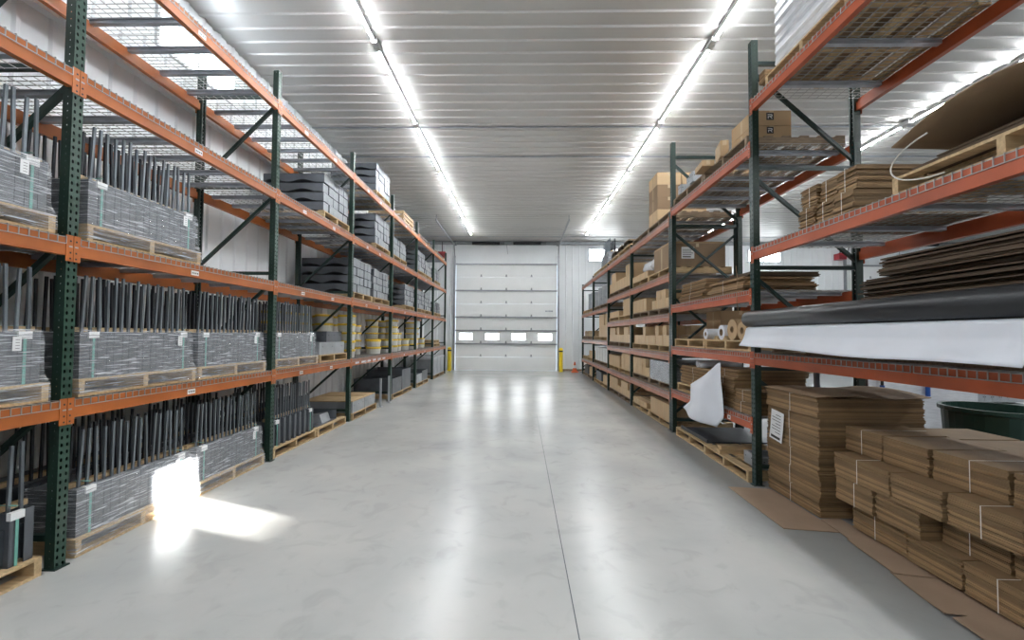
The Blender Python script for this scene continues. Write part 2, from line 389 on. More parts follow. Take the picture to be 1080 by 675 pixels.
# ---- sectional door
def sectional_door(n, x0, x1, panes):
    d = bpy.data.objects.new('door_%d' % n, None); C.objects.link(d); d['kind'] = 'structure'; d.location = ((x0 + x1) / 2, YB, 0)
    w2 = (x1 - x0) / 2; h = DZ / 8
    pane_x = [(-2.76, -2.19), (-1.60, -1.02), (-0.42, 0.18), (0.75, 1.35)]
    cx = (x0 + x1) / 2
    for k in range(8):
        z0 = k * h; mb = MB(); y0, y1 = 0.0, 0.05
        if k == 2 and panes:
            za, zb = z0 + 0.17, z0 + 0.46
            mb.box(-w2, w2, y0, y1, z0 + 0.004, za).box(-w2, w2, y0, y1, zb, z0 + h - 0.004)
            xs = [-w2] + [p - cx for pr_ in pane_x for p in pr_] + [w2]
            for i in range(0, len(xs), 2): mb.box(xs[i], xs[i + 1], y0, y1, za, zb)
            sct = mb.build('door_section', 'door', d)
            for (a, b) in pane_x:
                MB().box(a - cx, b - cx, 0.02, 0.03, za, zb).build('door_window', 'daylight', sct)
        else:
            mb.box(-w2, w2, y0, y1, z0 + 0.004, z0 + h - 0.004); mb.box(-w2 + 0.02, w2 - 0.02, -0.006, 0, z0 + 0.04, z0 + h - 0.04)
            mb.build('door_section', 'door', d)
    for k in (2, 3, 4, 6, 8):
        MB().box(-w2 - 0.02, w2 + 0.02, -0.07, -0.008, k * h - 0.045, k * h + 0.02).build('door_strut', 'zinc', d)
    for k in range(1, 8):
        for x in (-w2 / 2, 0, w2 / 2):
            m = MB(); m.box(x - 0.03, x + 0.03, -0.02, -0.0065, k * h + 0.025, k * h + 0.12); m.tube([(x - 0.05, -0.02, k * h + 0.03), (x + 0.05, -0.02, k * h + 0.03)], 0.012, 6)
            m.build('hinge', 'zinc', d)
    for s_ in (-1, 1):
        x = s_ * (w2 + 0.06)
        m = MB(); m.box(x - 0.045, x + 0.045, -0.10, -0.02, 0, DZ + 0.35)
        m.build('door_track', 'zinc', d)
        m = MB(); m.bar((x, -0.12, DZ + 0.35), (x, -0.35, CEIL - 0.22), 0.05, 0.03); m.bar((x, -0.35, CEIL - 0.22), (x, -4.6, CEIL - 0.22), 0.05, 0.06)
        m.build('door_rail', 'zinc', d)
        MB().bar((x, -4.5, CEIL - 0.2), (x, -4.5, CEIL - 0.02), 0.03, 0.03).build('rail_hanger', 'zinc', d)
        m = MB(); xa, xb = (s_ * 0.30, s_ * (w2 - 0.72)); m.tube([(xa, -0.16, CEIL - 0.13), (xb, -0.16, CEIL - 0.13)], 0.065, 14)
        q = min(xa, xb)
        for i in range(30): m.tube([(q + 0.02 + i * 0.048, -0.16, CEIL - 0.13), (q + 0.035 + i * 0.048, -0.16, CEIL - 0.13)], 0.072, 12)
        m.build('torsion_spring', 'black', d)
        m = MB(); m.tube([(s_ * (w2 - 0.02), -0.16, CEIL - 0.13), (s_ * (w2 + 0.1), -0.16, CEIL - 0.13)], 0.11, 16); m.build('cable_drum', 'zinc', d)
    m = MB(); m.tube([(-w2 - 0.15, -0.16, CEIL - 0.13), (w2 + 0.15, -0.16, CEIL - 0.13)], 0.02, 8); m.build('torsion_shaft', 'zinc', d)
    m = MB(); m.tube([(0.0, -0.2, CEIL - 0.15), (0.03, -0.2, CEIL - 0.35), (0.06, -0.2, CEIL - 0.62)], 0.01, 5); m.build('pull_cord', 'zinc', d)
    if panes:
        m = MB()
        for i, (a, b) in enumerate(((0, 0.05), (0.06, 0.1), (0.12, 0.15), (0.16, 0.24), (0.25, 0.33))): m.box(1.75 + a, 1.75 + b, -0.009, -0.0062, 2.62 + h * 0, 2.68)
        m.build('door_marking', 'channel', d)
    return d
sectional_door(1, DX0 + 0.02, DX1 - 0.02, True)
sectional_door(2, D2[0] + 0.06, D2[1] - 0.06, False)
struct(MB().box(DX0 - 0.12, DX0 - 0.03, YB - 0.02, YB + 0.15, 0, DZ + 0.05).box(DX1 + 0.03, DX1 + 0.12, YB - 0.02, YB + 0.15, 0, DZ + 0.05)
       .box(DX0 - 0.12, DX1 + 0.12, YB - 0.02, YB, DZ + 0.02, DZ + 0.10).build('trim_4', 'wall'))

# ---- LED tube lights
NUM = ['nearest', 'second', 'third', 'fourth', 'fifth', 'sixth', 'seventh', 'eighth', 'ninth', 'tenth', 'eleventh', 'twelfth']
def make_tube_light():
    r = bpy.data.objects.new('tube_light', None); C.objects.link(r)
    MB().prism([(-0.034, 0.0), (0.034, 0.0), (0.014, -0.034), (-0.014, -0.034)], 1, -1.13, 1.13).build('light_housing', 'housing', r)
    m = MB().tube([(0, -1.105, -0.056), (0, 1.105, -0.056)], 0.015, 12)
    for i, f in enumerate(m.f): m.m[i] = 0 if sum(m.v[k][2] for k in f) / len(f) < -0.0585 and len(f) == 4 else 1
    m.build('light_tube', ['tube', 'housing'], r)
    for s_ in (-1, 1): MB().box(-0.045, 0.045, s_ * 1.16 - 0.05, s_ * 1.16 + 0.05, -0.075, -0.001).build('end_cap', 'housing', r)
    return r
tl = None
for si, (x, nm, y_first, n) in enumerate(((-2.10, 'left of the aisle', -5.95, 10), (2.65, 'right of the aisle', -5.95, 10), (7.38, 'beyond the right rack', -5.95, 10), (12.1, 'above the outer bay', -5.95, 10))):
    for k in range(n):
        yc = y_first + 2.43 * k + 1.23
        vis = yc > 2.0
        lab = ('lit LED ceiling tube %s, %s from the door end' % (nm, NUM[n - 1 - k])) .replace('nearest from', 'nearest to')
        t = make_tube_light() if tl is None else copy_tree(tl)
        if tl is None: tl = t
        t.location = (x, yc, CEIL - 0.023); tag(t, lab, 'light', 'ceiling tube lights')

# ================================================================== RACKS
def post_mb(face):
    """C-shaped post, face pierced with slots; local x = into the rack"""
    return face
def make_post(h, side, face_mat, plain):
    me = MB(); W_, D_, t_ = 0.076, 0.07, 0.0025
    s_ = 1 if side == 'front' else -1
    def bx(x0, x1, y0, y1, m): me.box(min(x0 * s_, x1 * s_), max(x0 * s_, x1 * s_), y0, y1, 0, h, m)
    bx(0, t_, 0, W_, 0)
    bx(t_, D_, 0, t_, 1); bx(t_, D_, W_ - t_, W_, 1)
    bx(D_ - t_, D_, t_, 0.02, 2); bx(D_ - t_, D_, W_ - 0.02, W_ - t_, 2)
    o = me.build('post', [face_mat, 'post_side', plain])
    uv = o.data.uv_layers.new(name='UVMap')
    for p in o.data.polygons:
        for li in p.loop_indices:
            v = o.data.vertices[o.data.loops[li].vertex_index].co
            u = v.y - W_ / 2 if p.material_index == 0 else abs(v.x) - 0.035
            uv.data[li].uv = (u, v.z)
    return o
def make_frame(h, depth, face_mat, plain, rear_h=None, flip=False):
    r = bpy.data.objects.new('upright_frame', None); C.objects.link(r)
    a = make_post(h, 'front', face_mat, plain); a.parent = r
    b = make_post(rear_h or h, 'rear', face_mat, plain); b.parent = r; b.location = (depth, 0, 0)
    levels = [0.2, 1.25, 2.35, 3.45, 4.62]
    for z in levels:
        if z < (rear_h or h) - 0.05: MB().box(0.05, depth - 0.05, 0.018, 0.058, z - 0.02, z + 0.02).build('brace', plain, r)
    for z0, z1 in zip(levels[:-1], levels[1:]):
        if z1 < h: MB().bar((depth - 0.05, 0.038, (z1 - 0.12) if flip else z0 + 0.08), (0.05, 0.038, (z0 + 0.08) if flip else z1 - 0.12), 0.036, 0.036, up=(0, 0, 1)).build('brace', plain, r)
    for x in (0, depth): MB().box(min(x - 0.02, x + 0.09) if x == 0 else x - 0.09, x + 0.09 if x == 0 else x + 0.02, -0.012, 0.088, 0, 0.008).build('foot_plate', plain, r)
    return r
def make_beam(length, col, tickets=False):
    """front beam; local origin top front left; y along"""
    r = bpy.data.objects.new('beam', None); C.objects.link(r)
    prof = [(-0.004, -0.125), (-0.004, -0.052), (0.0, -0.048), (0.0, 0.0), (0.028, 0.0), (0.028, -0.04), (0.045, -0.04), (0.045, -0.125)]
    MB().prism(prof, 1, 0.001, length - 0.001).build('beam_rail', col, r)
    for y0, y1 in ((-0.0365, 0.012), (length - 0.012, length + 0.0365)):
        m = MB(); m.box(-0.009, -0.0045, y0, y1, -0.165, 0.015)
        yc = y0 + 0.018 if y0 < 0 else y1 - 0.018
        for z in (-0.025, -0.105, -0.145): m.box(-0.0095, -0.009, yc - 0.006, yc + 0.006, z - 0.006, z + 0.006, 1)
        m.box(-0.0105, -0.009, yc - 0.012, yc + 0.012, -0.068, -0.058, 2)
        m.build('connector', [col, 'black', 'galv'], r)
    return r
def deck_mesh(length, depth, gap=0.012, pitch=0.056):
    m = MB(); half = length / 2
    for d0 in (gap, half + gap):
        d1 = d0 + half - 2 * gap; n = int((d1 - d0) / pitch); r_ = 0.0024
        for i in range(n + 1):
            y = d0 + (d1 - d0) * i / n
            m.box(-0.008, depth + 0.004, y - r_, y + r_, 0.002, 0.002 + 2 * r_)
            m.box(-0.011, -0.0062, y - r_, y + r_, -0.046, 0.0065)
        m.box(-0.0112, -0.0062, d0, d1, -0.049, -0.044)
        k = int(depth / 0.095)
        for j in range(k + 1):
            x = depth * j / k; m.box(x - r_, x + r_, d0, d1, -0.003, 0.002)
    return m
def channel_mesh(depth):
    return MB().prism([(-0.045, -0.004), (-0.02, -0.004), (-0.02, -0.034), (0.02, -0.034), (0.02, -0.004), (0.045, -0.004), (0.045, -0.008), (0.026, -0.008), (0.026, -0.04), (-0.026, -0.04), (-0.026, -0.008), (-0.045, -0.008)], 0, 0.046, depth - 0.046)

def rack(label, side, posts, h, bays, depth, col, face_mat, plain, group, rear_h=None, flip=False):
    X = XL if side == 'L' else XR
    root = thing('pallet_rack', label, 'pallet rack', (X, posts[0], 0), 0)
    fr0 = None
    mirror = side == 'L'
    def put(o, y0, length, z):
        o.parent = root
        if mirror: o.location = (0, y0 + length - posts[0], z); o.rotation_euler = (0, 0, PI)
        else: o.location = (0, y0 - posts[0], z)
    for y in posts:
        f = make_frame(h, depth, face_mat, plain, rear_h, flip) if fr0 is None else copy_tree(fr0)
        if fr0 is None: fr0 = f
        put(f, y, 0.076, 0)
    beams = {}; decks = {}
    for i, lv in enumerate(bays):
        y0 = posts[i] + 0.0765; L = posts[i + 1] - 0.0005 - y0; key = round(L, 3)
        for z in lv:
            for rear in (False, True):
                b = make_beam(L, col) if key not in beams else copy_tree(beams[key])
                beams.setdefault(key, b)
                if not rear: put(b, y0, L, z)
                else:
                    b.parent = root
                    if mirror: b.location = (-depth, y0 - posts[0], z); b.rotation_euler = (0, 0, 0)
                    else: b.location = (depth, y0 + L - posts[0], z); b.rotation_euler = (0, 0, PI)
            if key not in decks:
                d = deck_mesh(L, depth).build('wire_deck', 'galv', root)
                n = 6
                for k in range(n):
                    yy = L * (k + 0.5) / n
                    if k == 0: ch = channel_mesh(depth).build('deck_channel', 'channel', d); ch0 = ch
                    else: ch = ch0.copy(); C.objects.link(ch); ch.parent = d
                    ch.location = (0, yy, 0)
                decks[key] = d
            else: d = copy_tree(decks[key])
            put(d, y0, L, z)
    return root
LP = [0.42, 2.98, 5.54, 8.10, 10.66, 13.20, 15.76, 18.30]
LZ = [1.125, 2.245, 3.415, 4.56]
rack('orange and green pallet rack along the left wall', 'L', LP, 4.95, [LZ] * 7, DL, 'orange', 'post_face', 'green', None)
NP = [0.90, 4.89, 7.52]
rack('tall red-beamed pallet rack nearest on the right, holding the black roll', 'R', NP, 4.87, [[1.42, 2.56, 4.20], [0.71, 1.42, 2.11, 3.74]], DR, 'red_orange', 'post_face_dark', 'dark_green', None)
FP = [7.61, 10.36, 13.11, 15.86, 18.61]
FZ = [[0.64, 1.30, 1.97, 2.66, 3.62]] * 2 + [[0.64, 1.43, 2.44, 3.62]] * 2
rack('lower pallet rack of cartons at the far right', 'R', FP, 3.70, FZ, DR, 'salmon', 'post_face_dark', 'dark_green', None, flip=True)
DECK = 0.008
# price-ticket stickers on the left beams and on the right one
def ticket(y, z, side='L', n=0, w_=0.055):
    x = XL + 0.0118 if side == 'L' else XR - 0.0118
    m = MB(); m.box(min(x, x + 0.0008), max(x, x + 0.0008), y - w_, y + w_, z - 0.106, z - 0.068)
    xo = x + 0.0008 if side == 'L' else x - 0.0004
    for i in range(5): m.box(xo, xo + 0.0004, y - w_ + 0.012 + i * 0.019, y - w_ + 0.022 + i * 0.019, z - 0.094, z - 0.080, 1)
    return m
BAY = ['the near bay', 'the second bay', 'the third bay', 'the fourth bay', 'the fifth bay', 'the sixth bay', 'the last bay']
SHELF = dict(zip(LZ, ('lowest beam', 'second beam', 'third beam', 'top beam')))
for z in LZ:
    for b, offs in ((1, (1.2,)), (2, (0.75, 1.75)), (3, (0.8, 1.6)), (4, (1.2,)), (5, (1.2,))):
        for k, d in enumerate(offs):
            x = 0.004
            m = MB(); y = LP[b] + d; ww = 0.05
            m.box(XL + 0.0042, XL + 0.0052, y - ww, y + ww, z - 0.106, z - 0.062)
            for i in range(4): m.box(XL + 0.0052, XL + 0.0056, y - ww + 0.012 + i * 0.022, y - ww + 0.024 + i * 0.022, z - 0.092, z - 0.078, 1)
            o = m.build('shelf_ticket', ['paper', 'ink'])
            tag(o, 'white ticket on the %s of %s, left rack%s' % (SHELF[z], BAY[b], '' if len(offs) == 1 else (', nearer one' if k == 0 else ', farther one')), 'ticket', 'tickets on the left rack beams')
m = MB(); m.box(XR - 0.0052, XR - 0.0042, 5.45, 5.53, 0.71 - 0.11, 0.71 - 0.06); m.box(XR - 0.0056, XR - 0.0052, 5.47, 5.50, 0.615, 0.638, 1)
tag(m.build('shelf_ticket', ['paper', 'ink']), 'small white ticket on the red beam beside the hanging white sheet', 'ticket')
for k in range(6):
    m = MB(); y = 8.35 + k * 0.33; m.box(XL + 0.0042, XL + 0.0052, y, y + 0.2, LZ[0] - 0.10, LZ[0] - 0.062)
    tag(m.build('shelf_label_strip', 'paper'), 'white label strip under the yellow-lidded tubs, %s along the beam' % NUM[k], 'label', 'label strips under the tubs')

# ================================================================== GOODS
def make_pallet(L, D, wood, detail=True, H=0.125):
    """local x 0..D into rack, y 0..L along the aisle; boards run into the rack... stringers run along x"""
    r = bpy.data.objects.new('wooden_pallet', None) if detail else None
    if detail: C.objects.link(r)
    tops, strs, bots = [], [], []
    nb = 6; bw = 0.10
    for i in range(nb):
        x = (D - bw) * i / (nb - 1); tops.append((x, x + bw, 0, L, H - 0.018, H))
    for i in range(3):
        y = (L - 0.045) * i / 2; 
        strs.append((0.0, D, y, y + 0.045, 0.018, H - 0.018))
    for i in range(3):
        x = (D - bw) * i / 2; bots.append((x, x + bw, 0, L, 0, 0.018))
    # middle blocks show as dark openings between stringers seen from the aisle
    if detail:
        for nme, lst in (('deck_board', tops), ('stringer', strs), ('bottom_board', bots)):
            for b in lst: MB().box(*b).build(nme, wood, r)
        return r
    m = MB()
    for b in tops + strs + bots: m.box(*b)
    return m.build('wooden_pallet', wood)
def pallet(side, y0, z, where, L=1.16, D=1.0, wood='wood', x_off=0.04, detail=None, H=0.125, group=None):
    detail = (y0 < 7.6) if detail is None else detail
    o = cached(('pallet', L, D, wood, detail, H), lambda: make_pallet(L, D, wood, detail, H))
    place(o, side, y0, L, z, x_off)
    tone = 'pale pine' if wood == 'wood' else 'weathered brown'
    tag(o, '%s wooden pallet %s' % (tone, where), 'pallet', group or 'pallets on the racks')
    return o

def make_bracket_bundle(style, L=1.08, D=0.36, hb=0.335, n=16, dark=False, rods=2, rod_h=0.42):
    r = bpy.data.objects.new('bracket_bundle', None); C.objects.link(r); rnd = random.Random(hash((style, n, dark)) % 999 if False else n * 7 + (3 if dark else 0))
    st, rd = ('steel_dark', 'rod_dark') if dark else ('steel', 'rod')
    np_ = 9 if style == 'open' else 8
    if style == 'open':
        for k in range(np_):
            y = L * k / (np_ - 1)
            m = MB(); ww = 0.006
            m.box(0.0, D, y - ww / 2, y + ww / 2, 0.0, hb); m.box(0.0, 0.006, y - 0.05 if k else y, y + 0.0 if k else y + 0.05, 0, hb)
            m.build('bracket_plate', st, r)
        MB().box(0.03, D - 0.02, 0.02, L - 0.02, 0.02, hb - 0.1).build('inner_core', 'steel_dark', r)
    else:
        for k in range(np_):
            y0 = L * k / np_ + 0.0015; y1 = L * (k + 1) / np_ - 0.0015
            m = MB(); m.box(0.0, D, y0, y1, 0, hb); m.box(-0.003, 0, y0 + 0.05, y0 + 0.056, 0.02, hb - 0.02)
            m.build('bracket_plate', st, r)
    rows = [(0.05, 0), (D * 0.6, 1)][:rods]
    for (x, q) in rows:
        for k in range(n):
            y = 0.03 + (L - 0.06) * (k + 0.5 * q) / (n - 0.5) + rnd.uniform(-0.008, 0.008)
            tx, ty = rnd.uniform(-0.012, 0.012), rnd.uniform(-0.018, 0.018); hh = rod_h + rnd.uniform(-0.02, 0.015)
            m = MB(); a, b = (x, y, hb - 0.03), (x + tx, y + ty, hb + hh)
            m.bar(a, b, 0.018, 0.005, up=(1, 0, 0)); 
            m.bar((x + 0.007, y + 0.006, hb - 0.03), (x + 0.007 + tx, y + 0.006 + ty, hb + hh), 0.004, 0.013, up=(1, 0, 0))
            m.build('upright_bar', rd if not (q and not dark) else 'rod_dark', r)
    MB().box(0.075, 0.115, -0.03, L + 0.03, hb + 0.001, hb + 0.036).build('batten', 'wood', r)
    if not dark:
        for y in (0.10, L - 0.10):
            MB().box(-0.0075, -0.0055, y - 0.009, y + 0.009, 0.0, hb).box(-0.0055, 0.12, y - 0.009, y + 0.009, hb + 0.0365, hb + 0.038).build('strap', 'strap_green', r)
            MB().box(-0.010, 0.02, y - 0.04, y + 0.04, hb - 0.045, hb + 0.004).build('corner_pad', 'paper', r)
    if style != 'open' and style != 'bare':
        rnd2 = random.Random(5)
        def loop(z, e):
            e2 = e
            return [(-0.012 - e2, -0.012 - e2 * 0.6), (D + 0.012, -0.012 - e2 * 0.6), (D + 0.012, L + 0.012 + e2 * 0.6), (-0.012 - e2, L + 0.012 + e2 * 0.6)]
        prof = [(-0.10, 0.036), (-0.05, 0.034), (0.0, 0.031), (0.05, 0.008), (0.09, 0.003), (0.17, 0.001), (0.26, 0.002), (hb - 0.02, 0.0), (hb + 0.012, -0.012)]
        if style == 'wrapped_short': prof = [(0.004, 0.006)] + prof[3:]
        m = MB(); ns = 14
        for (z, e) in prof:
            lp = loop(z, e); 
            for s_ in range(4):
                p, q = Vector((*lp[s_], 0)), Vector((*lp[(s_ + 1) % 4], 0))
                for j in range(ns):
                    v = p.lerp(q, j / ns); zz = z + (rnd2.uniform(-0.012, 0.012) if z > hb - 0.03 or z < -0.02 else 0)
                    k_ = rnd2.uniform(-0.003, 0.004); zz = max(zz, 0.004) if v.x > 0.012 else zz; m.v.append((v.x + (k_ if s_ in (1, 3) else 0), v.y, zz))
        N = 4 * ns
        for a in range(len(prof) - 1):
            for j in range(N): m.f.append((a * N + j, a * N + (j + 1) % N, (a + 1) * N + (j + 1) % N, (a + 1) * N + j)); m.m.append(0)
        m.build('stretch_wrap', 'film', r)
        mm = MB(); mm.box(-0.0185, -0.0165, L * 0.12, L * 0.12 + 0.05, hb - 0.12, hb - 0.03)
        for i in range(4): mm.box(-0.0187, -0.0185, L * 0.12 + 0.01, L * 0.12 + 0.034, hb - 0.105 + i * 0.018, hb - 0.102 + i * 0.018, 1)
        mm.build('paper_label', ['paper', 'ink'], r)
    return r
def bundle(side, y0, z, where, style='wrapped', dark=False, x_off=0.06, L=1.08, lab=None, rods=2, n=16):
    o = cached(('bundle', style, dark, L, n, rods), lambda: make_bracket_bundle(style, L, dark=dark, rods=rods, n=n))
    place(o, side, y0, L, z + 0.001, x_off)
    kind = lab or ('stretch-wrapped grey bracket bundle with upright bars' if style == 'wrapped' else 'unwrapped grey bracket bundle with upright bars')
    tag(o, '%s %s' % (kind, where), 'steel brackets', 'bundles of steel brackets')
    return o
PH = 0.125
# level, bay placements on the left (y0, z, place words)
def left_load(y0, zdeck, words, style='wrapped', L=1.08, rear=True, wood='wood'):
    z = zdeck + (DECK if zdeck > 0 else 0.0)
    pallet('L', y0, z, 'under the brackets ' + words, L=L + 0.06, wood=wood, x_off=0.02)
    bundle('L', y0 + 0.03, z + PH, words, style, L=L, x_off=0.055)
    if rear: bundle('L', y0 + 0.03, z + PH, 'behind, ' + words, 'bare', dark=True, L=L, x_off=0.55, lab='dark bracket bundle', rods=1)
left_load(1.78, 0.0, 'on the floor, cut by left edge', 'open')
left_load(1.78, LZ[0], 'on first shelf, cut by left edge')
left_load(1.78, LZ[1], 'on second shelf, cut by left edge')
left_load(3.14, 0.0, 'on the floor in the sunlight patch')
left_load(4.32, 0.0, 'on the floor, just past the sunlight')
left_load(3.12, LZ[0], 'on first shelf, nearer in bay two')
left_load(4.30, LZ[0], 'on first shelf, farther in bay two')
left_load(3.14, LZ[1], 'on second shelf in bay two')
left_load(5.66, 0.0, 'on the floor, just past the second green post', 'open', L=1.12)
left_load(5.66, LZ[0], 'on first shelf, near end of bay three', L=1.12)

def make_tray_stack(cols, rows, D=0.98, cw=0.2, rh=0.15, cover=True, mat_='steel', end='steel_light', seed=1):
    r = bpy.data.objects.new('tray_stack', None); C.objects.link(r); rnd = random.Random(seed)
    tr = None
    def tray_mesh():
        m = MB(); pts = [(0.0, 0.005), (0.0, rh - 0.006)]
        pts += [(D, rh - 0.006), (D, 0.005)]
        nn = 20
        for i in range(1, nn):
            x = D - D * i / nn; pts.append((x, 0.010 + 0.048 * (math.sin(PI * 2 * x / D - 0.6) ** 2)))
        m.prism(pts, 1, 0.006, cw - 0.006)
        m.box(-0.006, 0.0, 0.008, cw - 0.008, 0.010, rh - 0.006, 1)
        m.box(0.0, D, 0.0, 0.006, rh - 0.03, rh - 0.006)
        m.box(D * 0.46, D * 0.47, 0.0, 0.006, 0.02, rh - 0.03)
        for yy, zz in ((0.04, 0.04), (cw - 0.04, rh - 0.04)): m.box(-0.0065, -0.006, yy - 0.004, yy + 0.004, zz - 0.004, zz + 0.004, 2)
        for xx in (D * 0.2, D * 0.5, D * 0.8): m.box(xx - 0.004, xx + 0.004, 0.0055, 0.006, rh * 0.6, rh * 0.6 + 0.008, 2)
        return m
    for c in range(cols):
        for k in range(rows):
            if tr is None: tr = tray_mesh().build('steel_tray', [mat_, end, 'black'], r); o = tr
            else: o = tr.copy(); C.objects.link(o); o.parent = r
            o.location = (rnd.uniform(-0.012, 0.012), c * cw, k * rh)
    if cover:
        def fn(u, v):
            y = -0.01 + (cols * cw + 0.02) * u; x = -0.03 + (D * 0.25) * v
            return (x, y, rows * rh + 0.008 + 0.012 * math.sin(9 * u + 3 * v) * (1 - v) - (0.03 if v == 0 else 0))
        MB().sheet(fn, 16, 6, 0.003).build('plastic_cover', 'wrap_white', r, smooth=True)
    return r
def trays(side, y0, z, words, cols=5, rows=4, cover=True, cw=0.2, rh=0.15, x_off=0.05, dark=False, wood='wood', D=0.98):
    zz = z + (DECK if z > 0 else 0)
    pallet(side, y0 - 0.02, zz, 'under the tray stack ' + words, L=cols * cw + 0.04, wood=wood, x_off=0.02)
    o = cached(('tray', cols, rows, cover, cw, rh, dark, D), lambda: make_tray_stack(cols, rows, cover=cover, cw=cw, rh=rh, D=D, mat_='steel_dark' if dark else 'steel', end='steel' if dark else 'steel_light', seed=cols * 10 + rows))
    place(o, side, y0, cols * cw, zz + PH, x_off)
    tag(o, '%sgrey steel tray stack %s' % ('dark ' if dark else '', words), 'steel trays', 'stacks of steel trays')
trays('L', 6.98, LZ[2], 'on third shelf, before the third post', rows=4)
trays('L', 8.28, LZ[1], 'on second shelf, near half of bay four', cols=5, rows=4, rh=0.16)
trays('L', 9.45, LZ[1], 'on second shelf, far half of bay four', cols=5, rows=4, cw=0.21)
trays('L', 9.50, LZ[2], 'on third shelf in bay four', cols=5, rows=4, rh=0.16)
trays('L', 9.50, LZ[3], 'on top shelf in bay four', cols=5, rows=4, rh=0.15)
trays('L', 10.85, LZ[2], 'on third shelf in bay five', cols=6, rows=3, rh=0.15)
trays('L', 12.00, LZ[1], 'on second shelf in bay five', cols=5, rows=4, rh=0.14)
trays('L', 13.40, LZ[1], 'on second shelf, near half of bay six', cols=5, rows=4, rh=0.14)
trays('L', 14.50, LZ[1], 'on second shelf, far half of bay six', cols=5, rows=4, rh=0.13)
trays('L', 13.40, LZ[2], 'on third shelf, near half of bay six', cols=5, rows=4, rh=0.15)
trays('L', 14.50, LZ[2], 'on third shelf, far half of bay six', cols=5, rows=3, rh=0.15)
trays('L', 15.90, LZ[2], 'on third shelf in the last bay', cols=6, rows=3, rh=0.14)
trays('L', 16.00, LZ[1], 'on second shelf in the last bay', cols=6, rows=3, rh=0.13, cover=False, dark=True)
# timber crate on the top left shelf
def slat_crate(L, D, H, wood='wood'):
    m = MB(); 
    for z in (0.0, H / 2 - 0.04, H - 0.09): 
        m.box(0, 0.02, 0, L, z, z + 0.08).box(D - 0.02, D, 0, L, z, z + 0.08).box(0.02, D - 0.02, 0, 0.02, z, z + 0.08).box(0.02, D - 0.02, L - 0.02, L, z, z + 0.08)
    for x in (0.02, D - 0.06):
        for y in (0.02, L - 0.06): m.box(x, x + 0.04, y, y + 0.04, 0, H)
    for i in range(7): m.box(0.02, D - 0.02, 0.03 + i * (L - 0.15) / 6, 0.11 + i * (L - 0.15) / 6, 0.001, 0.02)
    return m
o = slat_crate(1.1, 0.95, 0.32).build('slatted_crate', 'wood'); place(o, 'L', 11.75, 1.1, LZ[3] + DECK, 0.04)
tag(o, 'empty pale slatted wooden crate on top shelf of the left rack', 'crate')
for i in range(3):
    o = MB().box(0, 0.88, 0, 4.6, 0, 0.012).build('sheet_panel', 'steel')
    place(o, 'L', 13.35, 4.6, LZ[3] + DECK + 0.106 + i * 0.0125, 0.085); tag(o, 'long grey sheet panel on top of left rack, %s of the three' % ('lowest', 'middle', 'uppermost')[i], 'panel', 'long panels on the left rack')
for i in range(4):
    o = MB().box(0, 1.0, 0, 0.09, 0, 0.084).build('timber_bearer', 'yellow' if False else 'wood'); place(o, 'L', 13.5 + i * 1.4, 0.09, LZ[3] + DECK, 0.01)
    tag(o, 'timber bearer under the long grey panels, %s from the camera' % ('nearest' if i == 0 else NUM[i]), 'timber', 'bearers under the panels')

# yellow-lidded tubs
def make_tub(r_=0.165, h=0.163):
    r = bpy.data.objects.new('storage_tub', None); C.objects.link(r)
    MB().lathe([(0.0, 0.002), (r_ * 0.86, 0.002), (r_ * 0.9, 0.012), (r_ * 0.965, h - 0.03), (r_ * 0.965, h - 0.028), (0, h - 0.028)], 20).build('tub_body', 'tub', r, smooth=False)
    MB().lathe([(r_ * 0.97, h - 0.042), (r_ * 1.02, h - 0.04), (r_ * 1.02, h - 0.012), (r_ * 0.98, h - 0.002), (r_ * 0.9, h - 0.002), (r_ * 0.86, h - 0.01), (0, h - 0.01)], 20).build('tub_lid', 'yellow', r, smooth=False)
    return r
ORD = ['bottom', 'second', 'third', 'fourth', 'fifth', 'sixth']
stacks = [  # x offset into the rack, y, count, words
    (0.22, 8.42, 5, 'front stack just past the third post'), (0.60, 8.30, 5, 'middle stack just past the third post'),
    (0.24, 10.05, 2, 'short front stack before the fourth post'), (0.60, 9.80, 4, 'middle stack before the fourth post'),
    (0.86, 9.20, 5, 'back stack midway along bay four'), (0.86, 8.75, 5, 'back stack in bay four beside the brace'),
    (0.24, 10.98, 2, 'two-high front stack past the fourth post'), (0.24, 11.45, 5, 'tall front stack in bay five'), (0.28, 11.95, 3, 'three-high stack in bay five'),
    (0.26, 12.70, 2, 'short stack before the fifth post'), (0.70, 11.3, 5, 'back stack in bay five'), (0.70, 12.2, 5, 'far back stack in bay five'),
    (0.26, 13.55, 5, 'tall front stack in bay six'), (0.30, 14.05, 4, 'four-high stack in bay six'), (0.30, 14.95, 2, 'short stack in bay six'),
    (0.86, 7.85, 5, 'back stack behind the grey boxes, farthest'), (0.86, 7.40, 5, 'back stack behind the grey boxes, middle'), (0.86, 6.98, 5, 'back stack behind the grey boxes, nearest')]
for (x, y, n, wd) in stacks:
    for k in range(n):
        o = cached('tub', make_tub); o.location = (XL - x, y + 0.05, LZ[0] + DECK + 0.002 + k * 0.163)
        tag(o, '%s yellow-lidded white tub in the %s' % (('topmost' if k == n - 1 else ORD[k]), wd), 'tub', 'yellow-lidded tubs on the left rack')
o = MB().box(0, 0.95, 0, 1.9, 0, 0.02).build('plywood_sheet', 'wood') ; bpy.data.objects.remove(o)

